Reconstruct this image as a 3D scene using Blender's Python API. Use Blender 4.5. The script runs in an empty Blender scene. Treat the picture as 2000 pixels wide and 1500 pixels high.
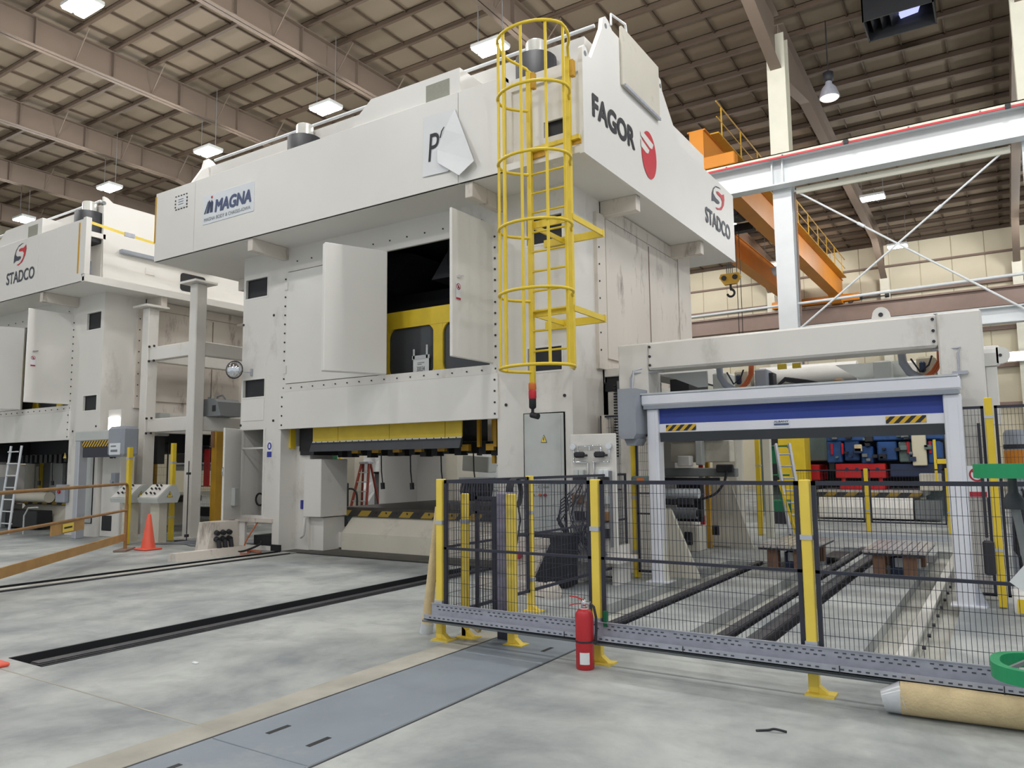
import bpy, math, random
from mathutils import Vector, Matrix
random.seed(7)
SC = bpy.context.scene
COL = SC.collection
R = math.radians

# ------------------------------------------------------------------ camera
cd = bpy.data.cameras.new('camera'); cam = bpy.data.objects.new('camera', cd); COL.objects.link(cam)
cd.sensor_fit = 'HORIZONTAL'; cd.sensor_width = 36.0
cd.lens = 1488.5 / 2000 * 36.0
cd.clip_end = 300
_y, _p, _r = R(32.78), R(6.02), R(-0.606)
_f = Vector((-math.sin(_y)*math.cos(_p), math.cos(_y)*math.cos(_p), math.sin(_p)))
_h = Vector((math.cos(_y), math.sin(_y), 0)); _u = _h.cross(_f)
_x = _h*math.cos(_r) + _u*math.sin(_r); _v = _x.cross(_f)
cam.matrix_world = Matrix(((_x.x, _v.x, -_f.x, 0), (_x.y, _v.y, -_f.y, 0), (_x.z, _v.z, -_f.z, 1.6), (0, 0, 0, 1)))
SC.camera = cam

# ------------------------------------------------------------------ world, exposure
W = bpy.data.worlds.new('world'); SC.world = W; W.use_nodes = True
W.node_tree.nodes['Background'].inputs[0].default_value = (0.80, 0.84, 0.88, 1)
W.node_tree.nodes['Background'].inputs[1].default_value = 0.76
SC.view_settings.view_transform = 'Standard'; SC.view_settings.look = 'None'
SC.view_settings.gamma = 1.0; SC.view_settings.use_curve_mapping = False
SC.view_settings.exposure = -0.12
LAMP_POWER = 258.0

# ------------------------------------------------------------------ materials
def lin(c):
    return tuple((v/255/12.92 if v/255 <= .04045 else ((v/255+.055)/1.055)**2.4) for v in c) + (1,)

def mat(name, rgb, rough=.5, metal=0.0, var=.08, scale=3.0, dirt=None, dirt_amt=.0, dirt_scale=1.2, bump=0.0, spec=None, stretch=None):
    m = bpy.data.materials.new(name); m.use_nodes = True
    nt = m.node_tree; N = nt.nodes; L = nt.links; b = N['Principled BSDF']
    c = lin(rgb)
    b.inputs['Roughness'].default_value = rough; b.inputs['Metallic'].default_value = metal
    if spec is not None: b.inputs['Specular IOR Level'].default_value = spec
    tc = N.new('ShaderNodeTexCoord'); mp = N.new('ShaderNodeMapping'); L.new(tc.outputs['Object'], mp.inputs[0])
    if stretch: mp.inputs['Scale'].default_value = stretch
    nz = N.new('ShaderNodeTexNoise'); nz.inputs['Scale'].default_value = scale; nz.inputs['Detail'].default_value = 4
    L.new(mp.outputs[0], nz.inputs['Vector'])
    cr = N.new('ShaderNodeValToRGB')
    cr.color_ramp.elements[0].position = .3; cr.color_ramp.elements[1].position = .72
    cr.color_ramp.elements[0].color = tuple(v*(1-var) for v in c[:3]) + (1,)
    cr.color_ramp.elements[1].color = tuple(min(1, v*(1+var*.6)) for v in c[:3]) + (1,)
    L.new(nz.outputs['Fac'], cr.inputs[0]); out = cr.outputs[0]
    if dirt:
        n2 = N.new('ShaderNodeTexNoise'); n2.inputs['Scale'].default_value = dirt_scale; n2.inputs['Detail'].default_value = 8
        n2.inputs['Roughness'].default_value = .7
        L.new(mp.outputs[0], n2.inputs['Vector'])
        r2 = N.new('ShaderNodeValToRGB'); r2.color_ramp.elements[0].position = .56; r2.color_ramp.elements[1].position = .72
        r2.color_ramp.elements[0].color = (0, 0, 0, 1); r2.color_ramp.elements[1].color = (dirt_amt,)*3 + (1,)
        L.new(n2.outputs['Fac'], r2.inputs[0])
        mx = N.new('ShaderNodeMixRGB'); mx.inputs[2].default_value = lin(dirt)
        L.new(r2.outputs[0], mx.inputs[0]); L.new(out, mx.inputs[1]); out = mx.outputs[0]
    L.new(out, b.inputs['Base Color'])
    if bump:
        bp = N.new('ShaderNodeBump'); bp.inputs['Strength'].default_value = bump; bp.inputs['Distance'].default_value = .01
        n3 = N.new('ShaderNodeTexNoise'); n3.inputs['Scale'].default_value = 60; L.new(mp.outputs[0], n3.inputs['Vector'])
        L.new(n3.outputs['Fac'], bp.inputs['Height']); L.new(bp.outputs[0], b.inputs['Normal'])
    return m

def emit(name, rgb, s):
    m = bpy.data.materials.new(name); m.use_nodes = True
    b = m.node_tree.nodes['Principled BSDF']; b.inputs['Base Color'].default_value = lin(rgb)
    b.inputs['Emission Color'].default_value = lin(rgb); b.inputs['Emission Strength'].default_value = s
    return m

def glass(name, rgb, alpha=.25, rough=.08):
    m = bpy.data.materials.new(name); m.use_nodes = True
    b = m.node_tree.nodes['Principled BSDF']; b.inputs['Base Color'].default_value = lin(rgb)
    b.inputs['Roughness'].default_value = rough; b.inputs['Alpha'].default_value = alpha
    return m

def hazard(name, a, b_, kx, ky, kz, dim=1.0):
    m = bpy.data.materials.new(name); m.use_nodes = True
    nt = m.node_tree; N = nt.nodes; L = nt.links; b = N['Principled BSDF']; b.inputs['Roughness'].default_value = .6
    tc = N.new('ShaderNodeTexCoord'); dp = N.new('ShaderNodeVectorMath'); dp.operation = 'DOT_PRODUCT'
    dp.inputs[1].default_value = (kx, ky, kz); L.new(tc.outputs['Object'], dp.inputs[0])
    fr = N.new('ShaderNodeMath'); fr.operation = 'FRACT'; L.new(dp.outputs['Value'], fr.inputs[0])
    gt = N.new('ShaderNodeMath'); gt.operation = 'GREATER_THAN'; gt.inputs[1].default_value = .5; L.new(fr.outputs[0], gt.inputs[0])
    mx = N.new('ShaderNodeMixRGB'); mx.inputs[1].default_value = lin(a); mx.inputs[2].default_value = lin(b_)
    L.new(gt.outputs[0], mx.inputs[0]); L.new(mx.outputs[0], b.inputs['Base Color'])
    return m

M = {}
M['white'] = mat('white_paint', (222, 219, 213), .45, var=.05, scale=.6, dirt=(120, 105, 92), dirt_amt=.35, dirt_scale=1.1, stretch=(1, 1, .55))
M['white_clean'] = mat('white_paint_clean', (226, 224, 219), .4, var=.03, scale=.8)
M['white_dirty'] = mat('white_paint_dirty', (214, 206, 196), .5, var=.06, scale=.6, dirt=(92, 78, 70), dirt_amt=.8, dirt_scale=1.6, stretch=(1.6, 1.6, .5))
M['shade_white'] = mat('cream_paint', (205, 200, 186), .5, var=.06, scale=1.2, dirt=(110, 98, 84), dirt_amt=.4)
M['cream_col'] = mat('column_cream_paint', (214, 212, 196), .5, var=.04)
M['steel_white'] = mat('runway_white_paint', (222, 226, 228), .35, var=.03)
M['yellow'] = mat('safety_yellow_paint', (226, 196, 52), .4, var=.08, scale=4)
M['pale_yellow'] = mat('pale_yellow_post_paint', (240, 212, 86), .4, var=.06, scale=4)
M['ochre'] = mat('ochre_yellow_paint', (196, 150, 40), .5, var=.1)
M['orange'] = mat('crane_orange_paint', (204, 128, 28), .5, var=.08, scale=1)
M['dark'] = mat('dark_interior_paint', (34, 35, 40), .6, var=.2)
M['black'] = mat('black_rubber', (26, 28, 32), .6, var=.15)
M['charcoal'] = mat('charcoal_rubber', (56, 60, 66), .55, var=.1)
M['fence'] = mat('fence_blueblack_paint', (44, 46, 60), .5, var=.05)
M['grey'] = mat('grey_enclosure_paint', (150, 156, 166), .45, var=.04)
M['lgrey'] = mat('light_grey_paint', (190, 194, 192), .5, var=.05)
M['mgrey'] = mat('mid_grey_paint', (120, 124, 126), .5, var=.08)
M['alu'] = mat('aluminium', (196, 200, 210), .35, .55, var=.05)
M['galv'] = mat('galvanised_steel', (176, 179, 190), .42, .25, var=.12, scale=14)
M['aluwhite'] = mat('white_anodised_aluminium', (230, 232, 240), .35, .1, var=.03)
M['slot'] = mat('tray_slot_shadow_steel', (70, 74, 84), .6, var=.1)
M['chrome'] = mat('chrome', (225, 228, 232), .08, 1.0, var=.02)
M['steel'] = mat('dark_steel', (62, 62, 68), .5, .3, var=.25, scale=6, dirt=(110, 105, 96), dirt_amt=.5, dirt_scale=4)
M['rail'] = mat('polished_rail_steel', (224, 224, 218), .38, .55, var=.1, scale=3)
M['plate'] = mat('floor_plate_steel', (138, 148, 158), .5, .25, var=.12, scale=1.4, dirt=(170, 172, 168), dirt_amt=.5)
M['bedtop'] = mat('bolster_top_steel', (70, 66, 62), .45, .5, var=.3, scale=4)
M['tplate'] = mat('table_plate_steel', (206, 201, 199), .22, .15, var=.2, scale=5)
M['red'] = mat('red_paint', (190, 36, 40), .35, var=.06)
M['extred'] = mat('extinguisher_red', (188, 40, 48), .35, var=.05)
M['logored'] = mat('logo_red', (196, 52, 62), .5, var=.02)
M['logogrey'] = mat('logo_grey', (66, 72, 84), .5, var=.02)
M['ink'] = mat('black_ink', (40, 40, 46), .6, var=.03)
M['navy'] = mat('logo_navy', (70, 84, 120), .5, var=.02)
M['navyd'] = mat('logo_dark_navy', (38, 52, 84), .5, var=.02)
M['paper'] = mat('white_paper', (228, 230, 232), .8, var=.02)
M['vinyl'] = mat('pale_vinyl', (222, 227, 232), .5, var=.02)
M['blue'] = mat('blue_curtain', (44, 66, 148), .6, var=.05)
M['dieblue'] = mat('die_blue_paint', (40, 82, 142), .5, var=.25, scale=3, dirt=(30, 36, 48), dirt_amt=.9, dirt_scale=2.5)
M['teal'] = mat('press_greygreen_paint', (98, 116, 114), .5, var=.2, scale=2)
M['signblue'] = mat('sign_blue', (52, 60, 150), .5, var=.02)
M['signred'] = mat('sign_red', (170, 36, 54), .5, var=.02)
M['cone'] = mat('cone_orange', (238, 98, 74), .45, var=.06)
M['brown'] = mat('rusty_brown_paint', (150, 112, 66), .55, var=.2, scale=6)
M['wood'] = mat('timber_block', (140, 104, 80), .7, var=.25, scale=5, stretch=(4, 4, .6))
M['wood_board'] = mat('plywood', (178, 138, 84), .7, var=.2, scale=3)
M['foam'] = mat('yellowed_foam', (212, 192, 150), .8, var=.12, scale=9, bump=.6)
M['film'] = mat('plastic_film', (200, 204, 208), .2, var=.15, scale=8)
M['wrap'] = mat('bubble_wrapped_board', (128, 124, 142), .35, var=.3, scale=14)
M['green'] = mat('green_paint', (30, 150, 96), .4, var=.05)
M['dgreen'] = mat('dark_green_paint', (14, 104, 68), .45, var=.08)
M['ladder_red'] = mat('fibreglass_red', (140, 60, 50), .5, var=.1)
M['cable_o'] = mat('orange_cable', (206, 110, 66), .6, var=.1)
M['cable_g'] = mat('grey_cable', (120, 124, 130), .6, var=.15)
M['runway_brown'] = mat('brown_steel_paint', (132, 112, 102), .55, var=.06)
M['rafter'] = mat('rafter_paint', (120, 106, 94), .6, var=.05, scale=.8)
M['purlin'] = mat('purlin_paint', (88, 73, 60), .65, var=.1, scale=1)
M['roof'] = mat('roof_liner', (132, 119, 101), .8, var=.06, scale=.5)
M['wallp'] = mat('wall_liner_cream', (214, 206, 182), .75, var=.05, scale=.6)
M['vent'] = mat('vent_mesh_grey', (150, 150, 138), .6, var=.1, scale=30)
M['glasspane'] = glass('guard_window_polycarbonate', (84, 88, 92), .72, .12)
M['amber'] = mat('amber_lens', (210, 110, 40), .3, var=.03)
M['lens_red'] = mat('red_lens', (190, 30, 46), .3, var=.03)
M['lamp'] = emit('lamp_diffuser', (255, 255, 255), 30)
M['unlit_glow'] = emit('unlit_lamp_glow', (250, 245, 235), 1.2)
M['haz'] = hazard('hazard_tape', (36, 36, 40), (214, 172, 44), 9.0, 0, -9.0)
M['hazbed'] = hazard('hazard_bolster_edge', (40, 38, 36), (150, 124, 40), 1.9, 0, -1.9)
M['concpit'] = mat('pit_concrete', (186, 186, 178), .8, var=.2)

def concrete():
    m = bpy.data.materials.new('polished_concrete'); m.use_nodes = True
    nt = m.node_tree; N = nt.nodes; L = nt.links; b = N['Principled BSDF']
    tc = N.new('ShaderNodeTexCoord')
    def noise(s, d, st, dist=0):
        mp = N.new('ShaderNodeMapping'); mp.inputs['Scale'].default_value = st; L.new(tc.outputs['Object'], mp.inputs[0])
        n = N.new('ShaderNodeTexNoise'); n.inputs['Scale'].default_value = s; n.inputs['Detail'].default_value = d
        n.inputs['Roughness'].default_value = .62; n.inputs['Distortion'].default_value = dist
        L.new(mp.outputs[0], n.inputs['Vector']); return n
    a = noise(.75, 9, (1, .8, 1), .25); r = N.new('ShaderNodeValToRGB')
    r.color_ramp.elements[0].position = .36; r.color_ramp.elements[0].color = lin((130, 136, 139))
    r.color_ramp.elements[1].position = .62; r.color_ramp.elements[1].color = lin((186, 190, 187))
    L.new(a.outputs['Fac'], r.inputs[0])
    c = noise(2.2, 10, (.8, 1, 1), .4); r2 = N.new('ShaderNodeValToRGB')
    r2.color_ramp.elements[0].position = .48; r2.color_ramp.elements[0].color = (0, 0, 0, 1)
    r2.color_ramp.elements[1].position = .75; r2.color_ramp.elements[1].color = (.55, .55, .55, 1)
    L.new(c.outputs['Fac'], r2.inputs[0])
    mx = N.new('ShaderNodeMixRGB'); mx.inputs[2].default_value = lin((112, 116, 118)); L.new(r2.outputs[0], mx.inputs[0]); L.new(r.outputs[0], mx.inputs[1])
    L.new(mx.outputs[0], b.inputs['Base Color'])
    rr = N.new('ShaderNodeMapRange'); rr.inputs[3].default_value = .38; rr.inputs[4].default_value = .62
    L.new(c.outputs['Fac'], rr.inputs[0]); L.new(rr.outputs[0], b.inputs['Roughness'])
    b.inputs['Specular IOR Level'].default_value = .4
    return m
M['floor'] = concrete()
M['grout'] = mat('beige_grout', (172, 169, 158), .8, var=.2, scale=3)
M['apron'] = mat('oily_apron_plate', (84, 82, 76), .6, .1, var=.3, scale=3)
M['cylmetal'] = mat('brushed_aluminium', (214, 214, 208), .32, .35, var=.08, scale=2)

# ------------------------------------------------------------------ mesh builder
class MB:
    def __init__(s): s.v = []; s.f = []; s.sm = []
    def add(s, vs, fs, smooth=False):
        o = len(s.v); s.v += [tuple(p) for p in vs]; s.f += [tuple(i+o for i in f) for f in fs]; s.sm += [smooth]*len(fs); return s
    def box(s, x0, x1, y0, y1, z0, z1):
        return s.add([(x0,y0,z0),(x1,y0,z0),(x1,y1,z0),(x0,y1,z0),(x0,y0,z1),(x1,y0,z1),(x1,y1,z1),(x0,y1,z1)],
                     [(3,2,1,0),(4,5,6,7),(0,1,5,4),(1,2,6,5),(2,3,7,6),(3,0,4,7)])
    def bev(s, x0, x1, y0, y1, z0, z1, b=.01):       # box with chamfered edges all round
        P = []
        for sx in (0, 1):
            for sy in (0, 1):
                for sz in (0, 1):
                    X = (x0, x1)[sx]; Y = (y0, y1)[sy]; Z = (z0, z1)[sz]
                    dx, dy, dz = b*(1-2*sx), b*(1-2*sy), b*(1-2*sz)
                    P += [(X, Y+dy, Z+dz), (X+dx, Y, Z+dz), (X+dx, Y+dy, Z)]
        i = lambda sx, sy, sz, k: (sx*4+sy*2+sz)*3+k
        F = []
        for a in (0, 1):
            F.append([i(a,0,0,0), i(a,0,1,0), i(a,1,1,0), i(a,1,0,0)][::1 if a == 0 else -1])
            F.append([i(0,a,0,1), i(1,a,0,1), i(1,a,1,1), i(0,a,1,1)][::1 if a == 0 else -1])
            F.append([i(0,0,a,2), i(0,1,a,2), i(1,1,a,2), i(1,0,a,2)][::1 if a == 0 else -1])
        for p in (0, 1):
            for q in (0, 1):
                F.append([i(p,q,0,0), i(p,q,1,0), i(p,q,1,1), i(p,q,0,1)])
                F.append([i(p,0,q,0), i(p,1,q,0), i(p,1,q,2), i(p,0,q,2)])
                F.append([i(0,p,q,1), i(1,p,q,1), i(1,p,q,2), i(0,p,q,2)])
        for p in (0, 1):
            for q in (0, 1):
                for r_ in (0, 1): F.append([i(p,q,r_,0), i(p,q,r_,1), i(p,q,r_,2)])
        return s.add(P, F)
    def bar(s, p, q, w, h, up=(0,0,1)):               # rectangular bar between two points
        p, q = Vector(p), Vector(q); d = (q-p).normalized(); u = Vector(up)
        if abs(d.dot(u)) > .95: u = Vector((0, 1, 0))
        a = d.cross(u).normalized(); b = a.cross(d); vs = []
        for c in (p, q):
            for sa, sb in ((-1,-1),(1,-1),(1,1),(-1,1)): vs.append(c + a*(sa*w/2) + b*(sb*h/2))
        return s.add(vs, [(0,1,2,3),(7,6,5,4),(0,4,5,1),(1,5,6,2),(2,6,7,3),(3,7,4,0)])
    def cyl(s, p, q, r, r2=None, n=16, cap=True):
        p, q = Vector(p), Vector(q); d = (q-p).normalized(); r2 = r if r2 is None else r2
        u = Vector((0,0,1)) if abs(d.z) < .9 else Vector((1,0,0)); a = d.cross(u).normalized(); b = d.cross(a)
        vs = []
        for c, rr in ((p, r), (q, r2)):
            for k in range(n):
                t = 2*math.pi*k/n; vs.append(c + a*(rr*math.cos(t)) + b*(rr*math.sin(t)))
        s.add(vs, [(k, (k+1) % n, n+(k+1) % n, n+k) for k in range(n)], True)
        if cap: s.add(vs, [tuple(range(n))[::-1], tuple(range(n, 2*n))])
        return s
    def lathe(s, c, prof, n=20):                      # profile of (r, z) about a vertical axis at c
        c = Vector(c); vs = []
        for r_, z in prof:
            for k in range(n):
                t = 2*math.pi*k/n; vs.append((c.x+r_*math.cos(t), c.y+r_*math.sin(t), c.z+z))
        fs = []
        for j in range(len(prof)-1):
            for k in range(n): fs.append((j*n+k, j*n+(k+1) % n, (j+1)*n+(k+1) % n, (j+1)*n+k))
        s.add(vs, fs, True)
        return s.add(vs, [tuple(range(n))[::-1], tuple(range((len(prof)-1)*n, len(prof)*n))])
    def prism(s, pts, axis, a, b):                    # 2D outline extruded along axis; pts are the other two coords in order
        def P(u, v, w):
            return {'x': (w, u, v), 'y': (u, w, v), 'z': (u, v, w)}[axis]
        n = len(pts)
        vs = [P(u, v, a) for u, v in pts] + [P(u, v, b) for u, v in pts]
        return s.add(vs, [tuple(range(n)), tuple(range(2*n-1, n-1, -1))] + [(k, n+k, n+(k+1) % n, (k+1) % n) for k in range(n)])
    def tube(s, pts, r, n=8, closed=False):
        pts = [Vector(p) for p in pts]; m = len(pts); vs = []; pa = None
        for i, p in enumerate(pts):
            if closed: d = (pts[(i+1) % m]-pts[i-1]).normalized()
            else: d = (pts[min(i+1, m-1)]-pts[max(i-1, 0)]).normalized()
            if pa is None:
                u = Vector((0,0,1)) if abs(d.z) < .9 else Vector((1,0,0)); pa = d.cross(u).normalized()
            else:
                pa = (pa - d*pa.dot(d)).normalized()
            b = d.cross(pa)
            for k in range(n):
                t = 2*math.pi*k/n; vs.append(p + pa*(r*math.cos(t)) + b*(r*math.sin(t)))
        fs = [(i*n+k, i*n+(k+1) % n, ((i+1) % m)*n+(k+1) % n, ((i+1) % m)*n+k) for i in range(m if closed else m-1) for k in range(n)]
        s.add(vs, fs, True)
        if not closed: s.add(vs, [tuple(range(n))[::-1], tuple(range((m-1)*n, m*n))])
        return s
    def plate(s, x0, x1, z0, z1, holes, y0, y1):      # vertical plate in the XZ plane with real rectangular openings
        xs = sorted({x0, x1} | {min(max(h[k], x0), x1) for h in holes for k in (0, 1)})
        zs = sorted({z0, z1} | {min(max(h[k], z0), z1) for h in holes for k in (2, 3)})
        for xa, xb in zip(xs, xs[1:]):
            for za, zb in zip(zs, zs[1:]):
                cx, cz = (xa+xb)/2, (za+zb)/2
                if any(h[0] < cx < h[1] and h[2] < cz < h[3] for h in holes): continue
                s.box(xa, xb, y0, y1, za, zb)
        return s
    def xform(s, mtx):
        s.v = [tuple(mtx @ Vector(p)) for p in s.v]; return s
    def build(s, name, m, parent=None, kind=None):
        me = bpy.data.meshes.new(name); me.from_pydata(s.v, [], s.f)
        me.polygons.foreach_set('use_smooth', s.sm); me.update()
        me.materials.append(m if not isinstance(m, str) else M[m])
        o = bpy.data.objects.new(name, me); COL.objects.link(o)
        if parent is not None:
            o.parent = parent
            if parent.type == 'EMPTY': o.location = -Vector(parent.location)
        if kind: o['kind'] = kind
        return o

def fix(o):
    import bmesh
    bm = bmesh.new(); bm.from_mesh(o.data); bmesh.ops.recalc_face_normals(bm, faces=bm.faces); bm.to_mesh(o.data); bm.free(); return o

def thing(name, label, cat, loc=(0,0,0), group=None):
    o = bpy.data.objects.new(name, None); COL.objects.link(o); o.location = loc; o.empty_display_size = .2
    o['label'] = label; o['category'] = cat
    if group: o['group'] = group
    return o
def tag(o, label, cat, group=None, kind=None):
    o['label'] = label; o['category'] = cat
    if group: o['group'] = group
    if kind: o['kind'] = kind
    return o
def struct(o): o['kind'] = 'structure'; return o
def copy_tree(o, parent=None):
    c = o.copy(); COL.objects.link(c); c.parent = parent
    for ch in list(o.children): copy_tree(ch, c)
    return c
def box(name, m, parent, *a): return MB().box(*a).build(name, m, parent)
def bev(name, m, parent, *a): return MB().bev(*a).build(name, m, parent)
def arc(c, r, a0, a1, n, plane='xy'):
    out = []
    for k in range(n+1):
        t = R(a0+(a1-a0)*k/n); u, v = r*math.cos(t), r*math.sin(t)
        out.append({'xy': (c[0]+u, c[1]+v, c[2]), 'xz': (c[0]+u, c[1], c[2]+v), 'yz': (c[0], c[1]+u, c[2]+v)}[plane])
    return out

def text(name, s, m, parent, org, ex, ez, bold=0.0, shear=0.0, depth=.004, fat=0.0):
    """flat lettering fitted into the rectangle org, org+ex, org+ez (a mesh with a little thickness)"""
    cu = bpy.data.curves.new(name, 'FONT'); cu.body = s; cu.offset = bold; cu.shear = shear; cu.resolution_u = 4
    tmp = bpy.data.objects.new(name, cu); COL.objects.link(tmp)
    dg = bpy.context.evaluated_depsgraph_get()
    me = bpy.data.meshes.new_from_object(tmp.evaluated_get(dg))
    bpy.data.objects.remove(tmp)
    xs = [v.co.x for v in me.vertices]; ys = [v.co.y for v in me.vertices]
    x0, x1, y0, y1 = min(xs), max(xs), min(ys), max(ys)
    org, ex, ez = Vector(org), Vector(ex), Vector(ez); n = ex.cross(ez).normalized()
    for v in me.vertices:
        u = (v.co.x-x0)/(x1-x0); w = (v.co.y-y0)/(y1-y0); v.co = org + ex*u + ez*w + n*depth
    if fat:                                            # bolder strokes: shifted copies a hair apart
        vs = [v.co.copy() for v in me.vertices]; fs = [tuple(q.vertices) for q in me.polygons]; mb = MB()
        for i, (du, dv) in enumerate(((0,0),(fat,0),(-fat,0),(0,fat),(0,-fat),(fat*.7,fat*.7),(-fat*.7,-fat*.7),(fat*.7,-fat*.7),(-fat*.7,fat*.7))):
            mb.add([v + ex.normalized()*du + ez.normalized()*dv + n*(i*.0004) for v in vs], fs)
        me = bpy.data.meshes.new(name); me.from_pydata(mb.v, [], mb.f)
    me.materials.clear(); me.materials.append(M[m] if isinstance(m, str) else m)
    o = bpy.data.objects.new(name, me); COL.objects.link(o)
    if parent is not None:
        o.parent = parent
        if parent.type == 'EMPTY': o.location = -Vector(parent.location)
    return o
def poly(name, pts, m, parent, org, ex, ez, depth=.004):
    """flat printed shape: outline in unit coordinates of the rectangle org, ex, ez"""
    org, ex, ez = Vector(org), Vector(ex), Vector(ez); n = ex.cross(ez).normalized()
    vs = [org + ex*u + ez*v + n*depth for u, v in pts]
    mb = MB(); mb.add(vs, [tuple(range(len(vs)))]); o = mb.build(name, m, parent)
    import bmesh
    bm = bmesh.new(); bm.from_mesh(o.data); bmesh.ops.triangulate(bm, faces=bm.faces, ngon_method='EAR_CLIP'); bm.to_mesh(o.data); bm.free()
    return o

# ================================================================== THE SETTING
X0, X1, Y0, Y1 = -46.0, 10.0, -9.0, 46.5
TR = [(-11.78, -11.2, -9.0, 9.98, .11), (-7.25, -6.72, 3.3, 9.98, .11), (-3.92, -3.3, 7.0, 12.6, .12),
      (-2.64, -2.2, 7.0, 15.5, .12), (-2.11, -1.84, 7.0, 15.5, .12), (-1.12, -.52, 7.0, 15.5, .12)]
xs = sorted({X0, X1} | {t[k] for t in TR for k in (0, 1)}); ys = sorted({Y0, Y1} | {t[k] for t in TR for k in (2, 3)})
fl = MB()
for xa, xb in zip(xs, xs[1:]):
    for ya, yb in zip(ys, ys[1:]):
        t = next((t for t in TR if t[0] < (xa+xb)/2 < t[1] and t[2] < (ya+yb)/2 < t[3]), None)
        if t is None: fl.box(xa, xb, ya, yb, -.3, 0)
FLOOR = struct(fl.build('floor', 'floor'))
for t in TR:
    p = MB().box(t[0], t[1], t[2], t[3], -.3, -t[4])
    p.build('trench_bottom', 'concpit' if t[0] > -5 else 'steel', FLOOR)
    if t[0] < -5:
        MB().box(t[0]-.012, t[0]+.012, t[2], t[3], -.12, .006).box(t[1]-.012, t[1]+.012, t[2], t[3], -.12, .006).build('trench_edge_strip', 'black', FLOOR)
# steel cover plates of the walkway
for ya, yb in ((-2.0, 0.3), (0.31, 2.98), (2.99, 5.43), (5.44, 6.3)):
    MB().bev(-4.07, -3.25, ya, yb, -.01, .006, .003).build('cover_plate', 'plate', FLOOR)
for x, y in ((-3.84, 3.29), (-3.47, 3.27), (-3.86, 2.56), (-3.44, 5.86)):
    MB().box(x-.018, x+.018, y-.085, y+.085, .0, .0075).build('plate_lifting_slot', 'black', FLOOR)
MB().box(-11.2, -4.1, 3.09, 3.105, -.01, .0022).build('floor_joint', 'grout', FLOOR)
MB().box(-3.24, -3.225, -2, 6.3, -.01, .003).box(-4.095, -4.08, -2, 6.3, -.01, .003).build('plate_edge_gap', 'steel', FLOOR)

def rail(name, label, x0, x1, y0, y1, z0, z1, m='steel', top=None, bolts=False):
    o = thing(name, label, 'rail', ((x0+x1)/2, y0, z0), 'floor track rails')
    w = x1-x0
    MB().box(x0, x1, y0, y1, z0, z0+.03).box(x0+w*.3, x1-w*.3, y0, y1, z0+.02, z1-.03).bev(x0+w*.1, x1-w*.1, y0, y1, z1-.04, z1-.008, .006).build('rail_body', m, o)
    MB().box(x0+w*.14, x1-w*.14, y0+.01, y1, z1-.012, z1).build('rail_head', top or m, o)
    if bolts:
        b = MB(); y = y0+.3
        while y < y1: b.cyl((x1, y, z0+.06), (x1+.03, y, z0+.06), .018, n=8); y += .55
        b.build('rail_bolts', 'steel', o, 'stuff')
    return o
rail('track_rail', 'bright polished rail in the floor channel at far left by the white press column', -11.6, -11.36, -9, 9.95, -.11, .004, 'steel', 'rail')
rail('track_rail', 'dark rail in the floor channel running from the orange cone to the fence', -6.98, -6.82, 3.33, 9.95, -.11, .004, 'steel', 'steel')
rail('track_rail', 'dark bolted rail inside the fence, nearest the wired valve board', -3.46, -3.35, 7.02, 12.55, -.12, .03, 'steel', 'steel', True)
rail('track_rail', 'left rail of the dark close-set pair inside the fence', -2.36, -2.24, 7.05, 15.4, -.12, .03, 'steel', 'steel', True)
rail('track_rail', 'right rail of the dark close-set pair inside the fence', -2.04, -1.92, 7.02, 15.4, -.12, .03, 'steel', 'steel', True)
rail('track_rail', 'shiny rail inside the fence, last on the right before the door post', -.88, -.74, 7.0, 15.4, -.12, .03, 'concpit', 'rail', True)

MB().box(-4.36, -4.096, -2, 6.2, -.01, .002).build('grout_strip', 'grout', FLOOR)
MB().box(-11.2, -4.6, 9.93, 10.0, -.01, .012).build('apron_edge', 'black', FLOOR)
MB().box(-11.75, -5.4, 10.0, 14.9, -.01, .004).build('apron_plate', 'apron', FLOOR)

# roof: liner sheets on purlins on rafters
def ZR(y): return 15.12 if y < 22.7 else 15.12-(y-22.7)*.055
rf = MB()
for ya, yb in ((Y0, 22.7), (22.7, Y1)):
    rf.add([(X0,ya,ZR(ya)),(X1,ya,ZR(ya)),(X1,yb,ZR(yb)),(X0,yb,ZR(yb)),(X0,ya,ZR(ya)+.1),(X1,ya,ZR(ya)+.1),(X1,yb,ZR(yb)+.1),(X0,yb,ZR(yb)+.1)],
           [(0,1,2,3),(7,6,5,4),(0,4,5,1),(2,6,7,3),(1,5,6,2),(3,7,4,0)])
CEIL = struct(rf.build('ceiling', 'roof'))
y = Y0+.4
while y < Y1:
    z = ZR(y)
    MB().box(X0, X1, y-.01, y+.01, z-.21, z).box(X0, X1, y-.09, y+.01, z-.23, z-.205).box(X0, X1, y-.01, y+.08, z-.02, z+.01).build('purlin', 'purlin', CEIL)
    y += 1.25
for k in range(-34, 13):
    x = -5.0+k*1.22+.6
    if X0 < x < X1:
        MB().box(x-.022, x+.022, Y0, 22.7, 15.04, 15.10).build('liner_seam', 'purlin', CEIL)
        mb = MB(); a, b = ZR(22.7), ZR(Y1)
        mb.bar((x, 22.7, a-.05), (x, Y1, b-.05), .044, .06).build('liner_seam', 'purlin', CEIL)
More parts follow.
